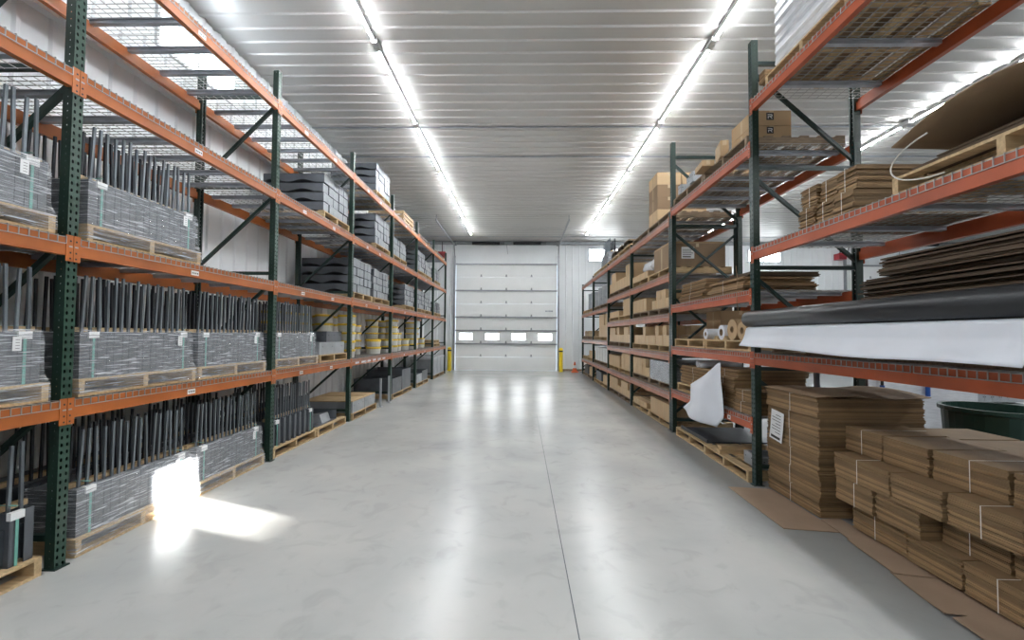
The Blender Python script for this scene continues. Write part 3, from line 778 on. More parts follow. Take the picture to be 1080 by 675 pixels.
# open-topped grey steel boxes
def open_box_mb(L, D, H, t_=0.008, lip=0.025):
    m = MB()
    m.box(0, D, 0, L, 0, t_).box(0, t_, 0, L, t_, H).box(D - t_, D, 0, L, t_, H).box(t_, D - t_, 0, t_, t_, H).box(t_, D - t_, L - t_, L, t_, H)
    m.box(-0.004, lip, -0.004, L + 0.004, H, H + 0.005).box(D - lip, D + 0.004, -0.004, L + 0.004, H, H + 0.005)
    m.box(lip, D - lip, -0.004, lip, H, H + 0.005).box(lip, D - lip, L - lip, L + 0.004, H, H + 0.005)
    for y in (L * 0.12, L * 0.5, L * 0.88): m.box(-0.002, 0, y - 0.006, y + 0.006, H * 0.62, H * 0.62 + 0.012, 1)
    for x in (D * 0.12, D * 0.88): m.box(x - 0.006, x + 0.006, -0.002, 0, H * 0.62, H * 0.62 + 0.012, 1); m.box(x - 0.006, x + 0.006, L, L + 0.002, H * 0.62, H * 0.62 + 0.012, 1)
    return m
def open_box(side, y0, z, L, D, H, x_off, words, m_='steel'):
    o = open_box_mb(L, D, H).build('steel_box', [m_, 'black']); place(o, side, y0, L, z, x_off)
    return tag(o, 'open grey steel box ' + words, 'steel box', 'open steel boxes')
zz = LZ[0] + DECK
pallet('L', 6.92, zz, 'under two layers of grey boxes, first shelf', L=1.08, D=0.62, x_off=0.02)
open_box('L', 6.96, zz + PH, 0.98, 0.55, 0.19, 0.05, 'on pallet on first shelf, lower of two', 'steel_light')
open_box('L', 7.30, zz + PH + 0.197, 0.62, 0.55, 0.17, 0.09, 'on first shelf, upper of two, by third post', 'steel')
# floor goods, bays three to seven
pallet('L', 6.86, 0.0, 'on the floor holding a bent steel plate', L=1.1, x_off=0.0)
m = MB(); m.box(0.02, 0.50, 0.25, 0.95, 0, 0.006).box(0.494, 0.50, 0.25, 0.95, 0.006, 0.30); m.box(0.02, 0.5, 0.244, 0.25, 0, 0.16)
o = m.build('bent_steel_plate', 'steel'); place(o, 'L', 6.95, 1.0, PH, 0.05); tag(o, 'bent grey steel plate on the floor pallet, left rack', 'steel plate')
m = MB(); m.prism([(0.05, 0), (0.35, 0), (0.35, 0.1), (0.10, 0.14)], 1, 0.0, 0.32); o = m.build('steel_wedge', 'steel_light'); place(o, 'L', 7.25, 0.32, PH + 0.0065, 0.06); tag(o, 'pale grey steel wedge lying on the bent plate', 'steel part')
pallet('L', 8.20, 0.0, 'under the long grey boxes, left floor', L=1.35, x_off=-0.03)
for k, (a, L_) in enumerate(((0, 0.62), (0.64, 0.62))):
    open_box('L', 8.24 + a, PH, L_, 0.95, 0.20, -0.01, 'on the left floor carrying a board, %s of two' % ('nearer', 'farther')[k], 'steel_light')
o = MB().box(0, 0.95, 0, 1.28, 0, 0.018).box(0.02, 0.9, 0.2, 0.6, 0.018, 0.024).build('wooden_board', 'wood'); place(o, 'L', 8.23, 1.28, PH + 0.206, -0.01); tag(o, 'pale wooden board lying across the two long grey boxes', 'board')
for k in range(2):
    open_box('L', 6.95 + k * 0.46, 0.30 if False else PH + 0.007, 0.42, 0.35, 0.36, 0.62, 'dark, standing behind the bent plate, %s of two' % ('nearer', 'farther')[k], 'steel_dark')
for k in range(2):
    m = MB(); m.box(0, 0.04, 0, 0.04, 0, 0.62).box(-0.03, 0.07, -0.03, 0.07, 0, 0.012); o = m.build('steel_stub_post', 'steel_light')
    o.location = (XL + 0.03, 9.72 + k * 0.62, 0); tag(o, 'short upright steel post at the left rack foot, %s of two' % ('nearer', 'farther')[k], 'steel post', 'short upright posts')
pallet('L', 10.85, 0.0, 'under the tall grey boxes, left floor', L=1.9, x_off=0.0, D=1.0)
open_box('L', 10.88, PH, 0.85, 0.95, 0.36, 0.02, 'knee-high on left floor, past the fourth post', 'steel')
open_box('L', 11.78, PH, 0.90, 0.95, 0.52, 0.02, 'tallest on the left floor, bay five', 'steel')
pallet('L', 12.85, 0.0, 'under low boxes before the fifth post', L=0.28, D=0.9, x_off=0.0) if False else None
pallet('L', 13.30, 0.0, 'under low boxes in bay six', L=1.6, x_off=-0.02)
open_box('L', 13.33, PH, 0.7, 0.9, 0.24, 0.0, 'low, on the left floor past the fifth post', 'steel_light')
open_box('L', 14.06, PH, 0.8, 0.9, 0.30, 0.0, 'low, on the left floor midway bay six', 'steel')
pallet('L', 15.86, 0.0, 'under wrapped boxes in the last bay', L=2.2, x_off=0.0)
for k in range(3):
    y0 = 15.88 + k * 0.72
    o = cached('wb', lambda: (lambda m: m.build('wrapped_steel_box', ['steel_light', 'wrap_white']))(MB().box(0, 0.85, 0, 0.68, 0, 0.62).box(-0.008, 0.86, -0.006, 0.686, 0.56, 0.64, 1)))
    place(o, 'L', y0, 0.68, PH, 0.0); tag(o, 'grey box with white wrapped top in last bay floor, %s of three' % ('nearest', 'middle', 'farthest')[k], 'steel box', 'wrapped boxes in the last bay')
pallet('L', 15.85, LZ[0] + DECK, 'bare, first shelf, last bay of the left rack', L=1.2, x_off=0.0)
pallet('L', 15.85, LZ[0] + DECK + PH, 'bare, lying on another pallet in last left bay', L=1.2, x_off=0.03)

# ------------------------------------------------------------------ cardboard
def sheet_stack_mb(L, D, H, n, jit=0.006, seed=0, m=0, bend=0.0):
    rnd = random.Random(seed); mb = MB(); t_ = H / n
    for i in range(n):
        a, b, c, d = (rnd.uniform(-jit, jit) for _ in range(4))
        if bend:
            tilt = bend * math.sin(i * 0.9 + seed)
            a += tilt; b += tilt
        mb.box(0 + a, D + b, 0 + c, L + d, i * t_ + 0.0011, (i + 1) * t_ - 0.0011 * (i < n - 1), m)
    return mb
def make_carton_bundle(L, D, H, n, seed, straps=1, mat_='sheets', jit=0.005):
    r = bpy.data.objects.new('flat_carton_bundle', None); C.objects.link(r)
    sheet_stack_mb(L, D, H, n, jit, seed).build('carton_sheets', mat_, r)
    for k in range(straps):
        y = L * (k + 1) / (straps + 1) + 0.02 * ((seed % 3) - 1); e = jit + 0.003
        m = MB(); m.box(-e - 0.002, -e, y - 0.0025, y + 0.0025, 0.0, H + 0.002).box(-e, D + e, y - 0.0025, y + 0.0025, H + 0.0003, H + 0.002)
        m.build('string_tie', 'strap', r)
    return r
def cbundle(x, y, z, L, D, H, label, n=None, seed=0, straps=1, rot=0.0, m_='sheets', jit=0.005, grp='tied bundles of flat cartons'):
    n = n or max(6, int(H / 0.0125))
    L = (wy(y + L) - wy(y)) if y < 4.7 else L
    o = make_carton_bundle(L, D, H, n, seed, straps, m_, jit); o.location = (x, wy(y), z); o.rotation_euler = (0, 0, rot)
    return tag(o, label, 'flat cartons', grp)
# tall stack beside the near right post: six tied bundles
for k in range(6):
    cbundle(2.63 + 0.008 * math.sin(k * 2.1), 3.84, 0.012 + k * 0.174, 0.78, 0.92, 0.172, '%s bundle of the tall flat-carton stack with the hanging delivery note' % ('bottom', 'second-lowest', 'third-lowest', 'fourth-lowest', 'fifth-lowest', 'top')[k], n=14, seed=40 + k, straps=1, jit=0.008)
def fn(u, v):
    return (2.60 + 0.98 * u, 4.0 + 0.87 * v, 1.066 + 0.03 * math.sin(3.0 * v) * u + 0.012 * math.sin(7 * u))
o = MB().sheet(fn, 10, 8, 0.006).build('cardboard_sheet', 'card'); tag(o, 'warped cardboard sheet lying on top of the tall flat-carton stack', 'cardboard')
# delivery note on its aisle side
def note_mb(w_, h_, lines, seed=1):
    m = MB(); rnd = random.Random(seed)
    m.sheet(lambda u, v: (0.004 * math.sin(u * 3.1) + 0.01 * (1 - v) ** 2 * -1, u * w_, v * h_), 4, 6, 0.001)
    return m
m = note_mb(0.22, 0.30, 8)
for i in range(7):
    z = 0.26 - i * 0.03; m.box(-0.0110 - 0.0008 * i * 0, -0.0105, 0.03, 0.03 + (0.15 if i % 3 else 0.09), z, z + 0.006, 1)
m.box(-0.0115, -0.0105, 0.03, 0.19, 0.02, 0.045, 1)
o = m.build('delivery_note', ['paper', 'ink']); o.location = (2.612, 4.56, 0.53); o.rotation_euler = (R(6), 0, 0)
tag(o, 'white printed delivery note hanging on the tall flat-carton stack', 'note')
# cardboard on the floor in front of it
m = MB(); m.sheet(lambda u, v: (2.19 + 0.42 * u + 0.01 * v, 3.82 + 1.02 * v - 0.06 * u, 0.006), 10, 8, 0.006)
tag(m.build('cardboard_sheet', 'card_floor'), 'flat brown cardboard sheet on the floor before the tall carton stack', 'cardboard')
# foreground pile of tied carton bundles
T = [('top', 0.62, 0.20, 2.86, [(3.46, 0.38), (3.06, 0.39), (2.58, 0.47), (2.14, 0.43)]),
     ('third', 0.425, 0.19, 2.70, [(3.20, 0.56), (2.81, 0.38), (2.38, 0.42), (2.14, 0.23)]),
     ('second', 0.23, 0.19, 2.71, [(3.36, 0.38), (2.98, 0.37)]),
     ('lowest', 0.035, 0.19, 2.74, [(3.13, 0.50), (2.74, 0.38), (2.33, 0.40), (2.14, 0.18)])]
sd_ = 60
for (nm, z, h, x, bl) in T:
    for k, (y, L_) in enumerate(bl):
        sd_ += 1; lab = '%s bundle in the %s layer of the foreground carton pile, aisle side' % (('farthest', 'second-farthest', 'third-farthest', 'nearest')[k], nm)
        cbundle(x + 0.012 * math.sin(sd_ * 1.7), y, z, L_ - 0.012, 0.52, h, lab, seed=sd_, straps=sd_ % 2, rot=R(math.sin(sd_ * 2.3) * 0.8), jit=0.006)
for k, y in enumerate((2.56, 2.14)):
    cbundle(2.84, y, 0.23, 0.40, 0.5, 0.19, '%s set-back bundle in the second layer of the foreground carton pile' % ('farther', 'nearer')[k], seed=80 + k)
for k, y in enumerate((3.42, 3.0, 2.58, 2.14)):
    for j, z in enumerate((0.035, 0.23, 0.425, 0.62)):
        cbundle(3.42, y, z, 0.40, 0.48, 0.188, 'rack-side carton bundle, %s along, in the %s layer of the pile' % (('farthest', 'second-farthest', 'third-farthest', 'nearest')[k], ('lowest', 'second', 'third', 'top')[j]), seed=90 + k * 5 + j, straps=0)
for j in range(2): cbundle(3.95, 3.62 + 0.0 * j, 0.0 + 0.32 * j, 0.5, 0.55, 0.30, 'carton bundle beside the green barrel, %s of two' % ('lower', 'upper')[j], seed=120 + j, straps=0)
# flattened cardboard under the pile
specs = [((2.58, 3.42), (2.80, 3.50), (2.80, 3.85), (2.62, 3.82), 0.008, 'under the far end of the foreground pile'),
         ((2.50, 2.95), (2.92, 2.90), (2.92, 3.50), (2.56, 3.44), 0.016, 'creased, under the middle of the foreground pile'),
         ((2.44, 2.55), (2.95, 2.50), (2.95, 3.05), (2.50, 2.98), 0.010, 'torn, poking out below the foreground pile'),
         ((2.42, 1.98), (2.95, 1.95), (2.95, 2.62), (2.44, 2.50), 0.017, 'under the nearest end of the foreground pile'),
         ((2.30, 1.55), (2.80, 1.50), (2.90, 2.40), (2.40, 2.30), 0.005, 'at the bottom right corner under the pile')]
for i, (a, b, c, d, z, wd) in enumerate(specs):
    A, B, Cc, D_ = (Vector((p[0], p[1] * 1.05, 0)) for p in (a, b, c, d))
    def fn(u, v, A=A, B=B, Cc=Cc, D_=D_, z=z, i=i):
        p = A.lerp(B, u).lerp(D_.lerp(Cc, u), v); lift = 0.012 * max(0, 0.35 - u) * (1 + math.sin(5 * v + i))
        return (p.x, p.y, z + lift)
    tag(MB().sheet(fn, 10, 8, 0.005).build('cardboard_sheet', 'card_floor'), 'flattened cardboard %s' % wd, 'cardboard', 'flattened cardboard on the floor')

# ---- near right bay, lower shelf: pallets, cartons, black roll, white film
zz = 1.42 + DECK
pallet('R', 3.38, zz, 'on the near right shelf behind the white film', wood='wood_old', L=1.15, D=1.05, x_off=0.08)
pallet('R', 2.05, zz, 'on the near right shelf behind the nearest film', wood='wood_old', L=1.2, D=1.05, x_off=0.08)
o = MB().box(0, 0.19, 0, 2.45, 0, 0.138).box(-0.002, 0.192, 0.2, 0.3, 0.138, 0.141).build('boxed_film_roll', 'black_film'); o.location = (2.425, 2.24, zz + PH); tag(o, 'long dark carton carrying the black roll on the near right shelf', 'carton')
sy = 0
for k, (y, L_, z, H_, x, D_) in enumerate(((1.95, 1.62, zz + PH, 0.30, 2.72, 0.85), (2.05, 1.55, zz + PH + 0.302, 0.22, 2.84, 0.75), (2.2, 1.15, zz + PH + 0.524, 0.13, 2.80, 0.8))):
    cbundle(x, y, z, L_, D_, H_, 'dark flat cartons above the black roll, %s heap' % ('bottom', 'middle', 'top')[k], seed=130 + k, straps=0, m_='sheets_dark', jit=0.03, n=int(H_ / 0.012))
r = thing('vinyl_roll', 'long black roll of vinyl along the edge of the near right shelf', 'roll', (2.415, 2.08, 1.783))
m = MB(); m.tube([(0, 0, 0), (0, 2.72, 0)], 0.083, 28); m.build('rolled_vinyl', 'black_film', r, smooth=False)
for p in r.children:
    for f in p.data.polygons: f.use_smooth = len(f.vertices) == 4
MB().tube([(0, -0.012, 0), (0, 0.03, 0)], 0.035, 16).build('roll_core', 'card', r)
def fn(u, v):
    # v from the roll outwards and down, u along the aisle
    y = 0.03 + 2.66 * u
    prof = [(-0.02, -0.086), (-0.045, -0.10), (-0.05, -0.13), (-0.056, -0.17), (-0.075, -0.225), (-0.115, -0.29)]
    t = v * (len(prof) - 1); i = min(int(t), len(prof) - 2); f = t - i
    x = prof[i][0] * (1 - f) + prof[i + 1][0] * f; z = prof[i][1] * (1 - f) + prof[i + 1][1] * f
    if v > 0.3: z *= (1.10 - 0.16 * u + 0.06 * math.sin(3 * u) - 0.02 * math.sin(11 * u)); x -= 0.01 * math.sin(8 * u) * v
    return (x, y, z)
MB().sheet(fn, 24, 15, 0.002).build('hanging_film', 'white_film', r, smooth=True)
# ---- near right bay, second shelf
zz = 2.56 + DECK
k = 0
for j in range(2):
    for i, (y, L_) in enumerate(((3.34, 0.215), (3.56, 0.215), (3.78, 0.215))):
        k += 1; cbundle(2.58 + 0.03 * j + 0.02 * (i % 2), y, zz + j * 0.196, L_ - 0.01, 0.52, 0.19, 'flat-carton bundle on the right shelf above the roll, %s of three, %s layer' % (('nearest', 'middle', 'farthest')[i], ('lower', 'upper')[j]), seed=150 + k, jit=0.012)
cbundle(3.16, 3.34, zz, 0.70, 0.45, 0.36, 'rear flat-carton bundle on the right shelf above the roll', seed=160, jit=0.01)
pallet('R', 1.63, zz, 'under the large bowed cardboard sheet', wood='wood', L=1.40, D=1.05, x_off=0.04)
for i in range(3):
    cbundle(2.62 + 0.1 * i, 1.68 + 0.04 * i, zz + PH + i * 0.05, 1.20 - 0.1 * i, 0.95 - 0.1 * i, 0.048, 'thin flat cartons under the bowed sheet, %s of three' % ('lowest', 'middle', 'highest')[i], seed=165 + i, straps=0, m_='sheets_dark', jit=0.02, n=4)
def fn(u, v):
    y = 1.80 + 1.25 * v; x = 2.50 + 0.98 * u
    z = 2.845 + 0.16 * math.sin(PI * min(1, (1 - v) * 0.9 + 0.08)) * (1 - 0.6 * u) 
    return (x, y, z)
o = MB().sheet(fn, 10, 14, 0.007).build('cardboard_sheet', 'card', smooth=True); tag(o, 'large bowed cardboard sheet on the near right shelf', 'cardboard')
m = MB(); pts = [(2.56 + 0.0 * t, 3.42 - 0.05 * t, zz + 0.36 - 0.05 * t) for t in range(2)]
pts = [(2.50, 2.62, zz + 0.30), (2.485, 2.85, zz + 0.19), (2.48, 3.01, zz + 0.09), (2.48, 3.07, zz + 0.03), (2.485, 2.99, zz + 0.012), (2.50, 2.84, zz + 0.014)]
pts = [(2.50 - 0.015 * math.cos(R(a)), 2.66 + 0.38 * math.cos(R(a)), zz + 0.157 + 0.145 * math.sin(R(a))) for a in range(72, -96, -8)]
m.tube(pts, 0.005, 6); tag(m.build('loose_strap', 'strap', smooth=True), 'loose white strap curling off the pallet under the bowed sheet', 'strap')
# ---- near right bay, top shelf
zz = 4.20 + DECK
pallet('R', 3.32, zz, 'on the highest right shelf, far one', wood='wood', L=1.2, D=1.1, x_off=0.04)
pallet('R', 2.0, zz, 'on the highest right shelf, near one', wood='wood', L=1.2, D=1.1, x_off=0.04)
r = thing('wrapped_load', 'tall white-wrapped load on the highest right shelf', 'wrapped load', (2.66, 2.30, zz + PH + 0.002))
MB().box(0.0, 0.88, 0, 2.42, 0, 0.10).build('carton_base', 'card', r)
m = MB(); rnd = random.Random(4)
for i in range(9): 
    e = rnd.uniform(-0.012, 0.012); m.prism([(0.02 + e, 0.102 + i * 0.11), (0.0 + e, 0.13 + i * 0.11), (0.01 + e, 0.205 + i * 0.11), (0.87, 0.21 + i * 0.11), (0.87, 0.102 + i * 0.11)], 1, 0.03 + abs(e), 2.40 - abs(e) * 2)
m.build('white_wrap', 'wrap_white', r)
m = MB(); m.sheet(lambda u, v: (-0.175 + 0.02 * math.sin(6 * v), 0.35 + 0.05 * u + 0.02 * math.sin(9 * v), 0.3 - 0.62 * v), 3, 10, 0.002); m.build('loose_film', 'wrap_white', r, smooth=True)
cbundle(2.58, 4.51, zz + PH, 0.11, 0.5, 0.12, 'small flat cartons at the far end of the highest right shelf', seed=170, straps=0)

# cartons
def make_carton(L, D, H, m_='carton', detail=0):
    """closed corrugated box: body, flap seam, tape"""
    r = MB(); b = 0.004
    r.box(0, D, 0, L, 0, H, 0)
    r.box(0.001, D / 2 - 0.001, 0.001, L - 0.001, H, H + 0.003, 0).box(D / 2 + 0.001, D - 0.001, 0.001, L - 0.001, H, H + 0.003, 0)
    r.box(D / 2 - 0.025, D / 2 + 0.025, -0.0006, L + 0.0006, H + 0.003, H + 0.0035, 1)
    r.box(D / 2 - 0.025, D / 2 + 0.025, -0.0006, 0, H - 0.06, H + 0.003, 1).box(D / 2 - 0.025, D / 2 + 0.025, L, L + 0.0006, H - 0.06, H + 0.003, 1)
    r.box(-0.0005, 0, L * 0.46, L * 0.54, 0.01, H - 0.01, 1)
    return r
def carton(x, y, z, L, D, H, label, rot=0.0, grp='cartons on the right racks', m_='carton', name='cardboard_box'):
    key = ('carton', round(L, 2), round(D, 2), round(H, 2), m_)
    if key not in _cache:
        _cache[key] = make_carton(L, D, H, m_).build(name, [m_, 'tape']); o = _cache[key]
    else: o = _cache[key].copy(); C.objects.link(o)
    o.location = (x, wy(y), z); o.rotation_euler = (0, 0, rot)
    return tag(o, label, 'carton', grp)
# ---- second right bay (4.65 - 7.34)
zz = 3.74 + DECK
pallet('R', 4.82, zz, 'on the highest shelf of the second right bay, near', wood='wood_old', L=1.2, D=1.1, x_off=0.02)
pallet('R', 6.08, zz, 'on the highest shelf of the second right bay, far', wood='wood_old', L=1.2, D=1.1, x_off=0.02)
def logo_carton(label, x, y, z, w_, d_, h_, logo_z, s):
    r = thing('printed_carton', label, 'carton', (x, wy(y), z))
    make_carton(d_, w_, h_).build('carton_body', ['carton', 'tape'], r)
    m = MB(); cx = w_ * 0.46; y_ = -0.0012
    m.box(cx - s, cx + s, y_, -0.0004, logo_z - s, logo_z + s, 0)
    def st(x0, x1, z0, z1): m.box(cx + x0 * s, cx + x1 * s, y_ - 0.0008, y_, logo_z + z0 * s, logo_z + z1 * s, 1)
    st(-0.65, 0.45, 0.38, 0.58); st(0.40, 0.60, 0.0, 0.5); st(-0.40, 0.50, -0.10, 0.08); st(-0.60, -0.40, -0.60, 0.08)
    m.quadbox([(cx + a * s, b, logo_z + c * s) for a, b, c in ((0.0, y_ - 0.0008, -0.1), (0.25, y_ - 0.0008, -0.1), (0.25, y_, -0.1), (0.0, y_, -0.1), (0.4, y_ - 0.0008, -0.6), (0.65, y_ - 0.0008, -0.6), (0.65, y_, -0.6), (0.4, y_, -0.6))], 1)
    m.build('printed_logo', ['ink', 'paper'], r)
    return r
logo_carton('tan carton printed with a black square R logo, upper of two', 2.62, 4.86, zz + PH + 0.135, 0.44, 0.5, 0.17, 0.105, 0.042)
logo_carton('tan carton with half hidden black logo, lower of two', 2.62, 4.86, zz + PH + 0.0, 0.44, 0.5, 0.128, 0.08, 0.038)
carton(2.50, 5.42, zz + PH, 0.30, 0.10, 0.20, 'small tan carton tipped at the edge beside the logo cartons', rot=R(-12))
carton(2.40, 5.75, zz + PH, 0.34, 0.16, 0.075, 'shallow tan carton overhanging the shelf edge', rot=R(-6))
for k, (x, y, s) in enumerate(((2.50, 6.35, 0.14), (2.56, 6.6, 0.16), (2.52, 6.9, 0.13))):
    o = open_box_mb(s, 0.2, s).build('steel_box', ['steel_light', 'black']); o.location = (x, wy(y), zz + PH); tag(o, 'small grey steel box on the high right shelf, %s of three' % ('nearest', 'middle', 'farthest')[k], 'steel box')
o = MB().sheet(lambda u, v: (2.56 - 0.02 * u, 6.15 + 0.14 * u, zz + PH + 0.001 + 0.16 * v), 3, 3, 0.002).build('paper_sheet', 'paper'); tag(o, 'white paper standing beside the small grey steel boxes', 'paper')
for j in range(2): carton(2.75, 6.2 + j * 0.5, zz + PH, 0.45, 0.6, 0.16, 'shallow carton on the high right shelf, %s of two' % ('nearer', 'farther')[j])
zz = 2.11 + DECK
for k in range(3):
    cbundle(2.60 + 0.02 * k, 6.25, zz + k * 0.105, 0.95, 0.75, 0.102, 'flat-carton bundle behind the crossed braces, %s of three' % ('lowest', 'middle', 'highest')[k], seed=180 + k, jit=0.02)
for k in range(2):
    cbundle(2.56 + 0.05 * k, 4.95 + 0.1 * k, zz + k * 0.093, 0.95, 0.8, 0.09, 'leaning flat-carton bundle by the near right post, %s of two' % ('lower', 'upper')[k], seed=184 + k, jit=0.03)
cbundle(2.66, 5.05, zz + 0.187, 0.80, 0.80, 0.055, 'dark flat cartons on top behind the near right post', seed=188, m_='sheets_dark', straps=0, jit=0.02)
m = MB(); m.tube([(2.495, 5.25, zz + 0.30), (2.49, 5.2, zz + 0.1), (2.487, 5.22, zz - 0.12), (2.489, 5.18, zz - 0.25)], 0.004, 5)
tag(m.build('hanging_string', 'strap_green' if False else 'card'), 'string hanging off the flat cartons beside the post', 'string')
zz = 1.42 + DECK
pallet('R', 4.80, zz, 'under the tan and white rolls', wood='wood', L=1.22, D=1.0, x_off=0.03)
pallet('R', 6.08, zz, 'on the shelf behind the white rolls', wood='wood', L=1.2, D=1.0, x_off=0.03)
def roll(x, y, z, r_, hole, L_, m_, label):
    n = 24; r = thing('paper_roll', label, 'roll', (x, wy(y), z), 0, 'rolls on the right rack')
    m = MB(); base = 0
    rings = [(hole, 0), (r_, 0), (r_, L_), (hole, L_)]
    for (q, xx) in rings:
        for j in range(n): t = 2 * PI * j / n; m.v.append((xx, q * math.cos(t), q * math.sin(t)))
    for k in range(4):
        for j in range(n): m.f.append((k * n + j, k * n + (j + 1) % n, ((k + 1) % 4) * n + (j + 1) % n, ((k + 1) % 4) * n + j)); m.m.append(0)
    m.build('rolled_sheet', m_, r)
    m = MB()
    rings = [(hole * 0.85, -0.004), (hole * 0.998, -0.004), (hole * 0.998, L_ + 0.004), (hole * 0.85, L_ + 0.004)]
    for (q, xx) in rings:
        for j in range(n): t = 2 * PI * j / n; m.v.append((xx, q * math.cos(t), q * math.sin(t)))
    for k in range(4):
        for j in range(n): m.f.append((k * n + j, k * n + (j + 1) % n, ((k + 1) % 4) * n + (j + 1) % n, ((k + 1) % 4) * n + j)); m.m.append(0)
    m.build('roll_core', 'card', r)
roll(2.56, 5.02, zz + PH + 0.112, 0.112, 0.042, 0.5, 'carton', 'tan paper roll beside the near right post, nearer of two')
roll(2.56, 5.27, zz + PH + 0.127, 0.127, 0.042, 0.5, 'carton', 'tan paper roll beside the near right post, farther of two')
roll(2.58, 5.62, zz + PH + 0.095, 0.095, 0.045, 0.55, 'white_film', 'white paper roll, nearer of two, past the tan rolls')
roll(2.62, 6.22, zz + PH + 0.075, 0.075, 0.03, 0.65, 'white_film', 'white paper roll, farther of two, past the tan rolls')
for k, y in enumerate((5.48, 5.76)): 
    o = MB().prism([(0, 0), (0.09, 0), (0.045, 0.05)], 0, 2.56, 2.62).build('roll_chock', 'wood'); o.location = (0, wy(y) - 0.045, zz + PH); tag(o, 'little wooden chock beside the white roll, %s one' % ('nearer', 'farther')[k], 'wedge')
for k in range(3): carton(2.95 - 0.0 * k, 6.5, zz + PH + 0.142 * k, 0.5, 0.6, 0.137, 'carton behind the crossed braces above the white rolls, %s of three' % ('lowest', 'middle', 'highest')[k])
zz = 0.71 + DECK
pallet('R', 6.02, zz, 'on the low red shelf under flat cartons', wood='wood', L=1.2, D=1.0, x_off=0.05)
for k in range(3): cbundle(2.60, 6.04, zz + PH + k * 0.095, 1.1, 0.8, 0.093, 'flat-carton bundle behind the hanging white sheet, %s of three' % ('lowest', 'middle', 'highest')[k], seed=200 + k, jit=0.02)
for k in range(5): cbundle(2.60 + 0.025 * math.sin(k * 2), 5.28, zz + k * 0.094, 0.60, 0.85, 0.092, 'flat-carton bundle right of the hanging sheet, %s of five' % ('lowest', 'second', 'middle', 'fourth', 'highest')[k], seed=210 + k, jit=0.016)
for k in range(2): cbundle(2.56 + 0.03 * k, 4.82, zz + k * 0.13, 0.42, 0.7, 0.126, 'flat-carton bundle against the near right post, %s of two' % ('lower', 'upper')[k], seed=220 + k, jit=0.01)
m = MB(); m.tube([(2.62, 6.75, zz + PH + 0.345), (3.2, 6.70, zz + PH + 0.345)], 0.055, 12); m.tube([(2.62, 6.63, zz + PH + 0.335), (3.2, 6.60, zz + PH + 0.335)], 0.045, 12)
tag(m.build('rolled_plastic', 'wrap_white', smooth=True), 'rolled white plastic lying on the flat cartons', 'plastic roll')
# hanging white sheet
def fn(u, v):
    # u across (near -> far), v down
    top = Vector((2.45, 5.42, 1.275)); 
    far_edge = [(5.66, 1.27), (6.1, 1.07), (6.58, 0.90), (6.58, 0.66), (6.86, 0.52)]
    near_edge = [(5.62, 1.27), (5.59, 1.05), (5.53, 0.86), (5.50, 0.62), (5.70, 0.46)]
    t = v * 4; i = min(int(t), 3); f = t - i
    a = [near_edge[i][q] * (1 - f) + near_edge[i + 1][q] * f for q in (0, 1)]; b = [far_edge[i][q] * (1 - f) + far_edge[i + 1][q] * f for q in (0, 1)]
    y = a[0] * (1 - u) + b[0] * u; z = a[1] * (1 - u) + b[1] * u - 0.03 * math.sin(PI * u) * (v ** 3)
    x = 2.47 - 0.05 * v + 0.035 * math.sin(2.2 * PI * u + 1.5 * v) * v - 0.04 * math.sin(PI * u) * v
    return (x, y, z)
tag(MB().sheet(fn, 18, 18, 0.002).build('hanging_sheet', 'white_film', smooth=True), 'white plastic sheet hanging over the low red beam', 'sheet')
# floor of the second right bay
pallet('R', 4.77, 0.0, 'on the right floor beside the near post', wood='wood', L=1.2, D=1.0, x_off=-0.02)
pallet('R', 6.0, 0.0, 'on the right floor below the hanging sheet', wood='wood', L=1.15, D=1.0, x_off=0.0)
for k in range(2):
    o = MB().box(0, 0.55, 0, 0.10, 0, 0.045).build('timber_block', 'wood'); o.location = (2.50 + 0.02 * k, 5.72 + 0.01 * k, PH + k * 0.046); tag(o, 'short timber on the right floor pallet, %s of two' % ('lower', 'upper')[k], 'timber')
o = MB().box(0, 0.95, 0, 1.0, 0, 0.02).box(0, 0.02, 0, 1.0, 0.02, 0.05).build('black_tray', 'steel_dark'); o.location = (2.56, 6.26, PH); tag(o, 'flat dark steel tray under the hanging white sheet', 'steel tray')
open_box('R', 4.80, PH, 0.35, 0.42, 0.13, 0.12, 'small, on the right floor pallet by the post', 'steel_light')
o = open_box_mb(0.5, 0.5, 0.34).build('steel_box', ['steel_dark', 'black']); o.location = (3.08, 5.2, PH); tag(o, 'dark steel box at the back of the right floor pallet', 'steel box')

# ---- far right section: pallets of cartons
rnd = random.Random(11)
BN = ['first far bay', 'second far bay', 'third far bay', 'last far bay']
LN = {0: 'floor', 1: 'lowest shelf', 2: 'second shelf', 3: 'third shelf', 4: 'fourth shelf', 5: 'top shelf'}
ROWN = {}
def carton_row(y0, y1, z, H, bay, lv, rows=1, L_=0.30, D_=0.34, x0=2.55, skip=0.0, depth_rows=2, tone='carton_pale'):
    """cartons side by side along the aisle, rows high, two deep"""
    n = int((y1 - y0) / L_); pos = NUM; off = ROWN.get((bay, lv), 0); ROWN[(bay, lv)] = off + n
    for d in range(depth_rows):
        for i in range(n):
            hgt = rows - (1 if rnd.random() < skip else 0)
            for k in range(hgt):
                carton(x0 + d * (D_ + 0.012) + rnd.uniform(-0.004, 0.004), y0 + i * L_, z + k * (H + 0.006), L_ - 0.012, D_, H,
                       '%s carton, layer %s, %s row, %s, %s' % (pos[i + off] if i + off < len(pos) else '%dth' % (i + off + 1), ('one', 'two', 'three', 'four')[k], ('front', 'back')[d], LN[lv], BN[bay]), m_=tone)
def fz(bay, lv): return (0.0 if lv == 0 else FZ[bay][lv - 1] + DECK)
OP = [7.43, 10.17, 12.90, 15.65, 18.40]
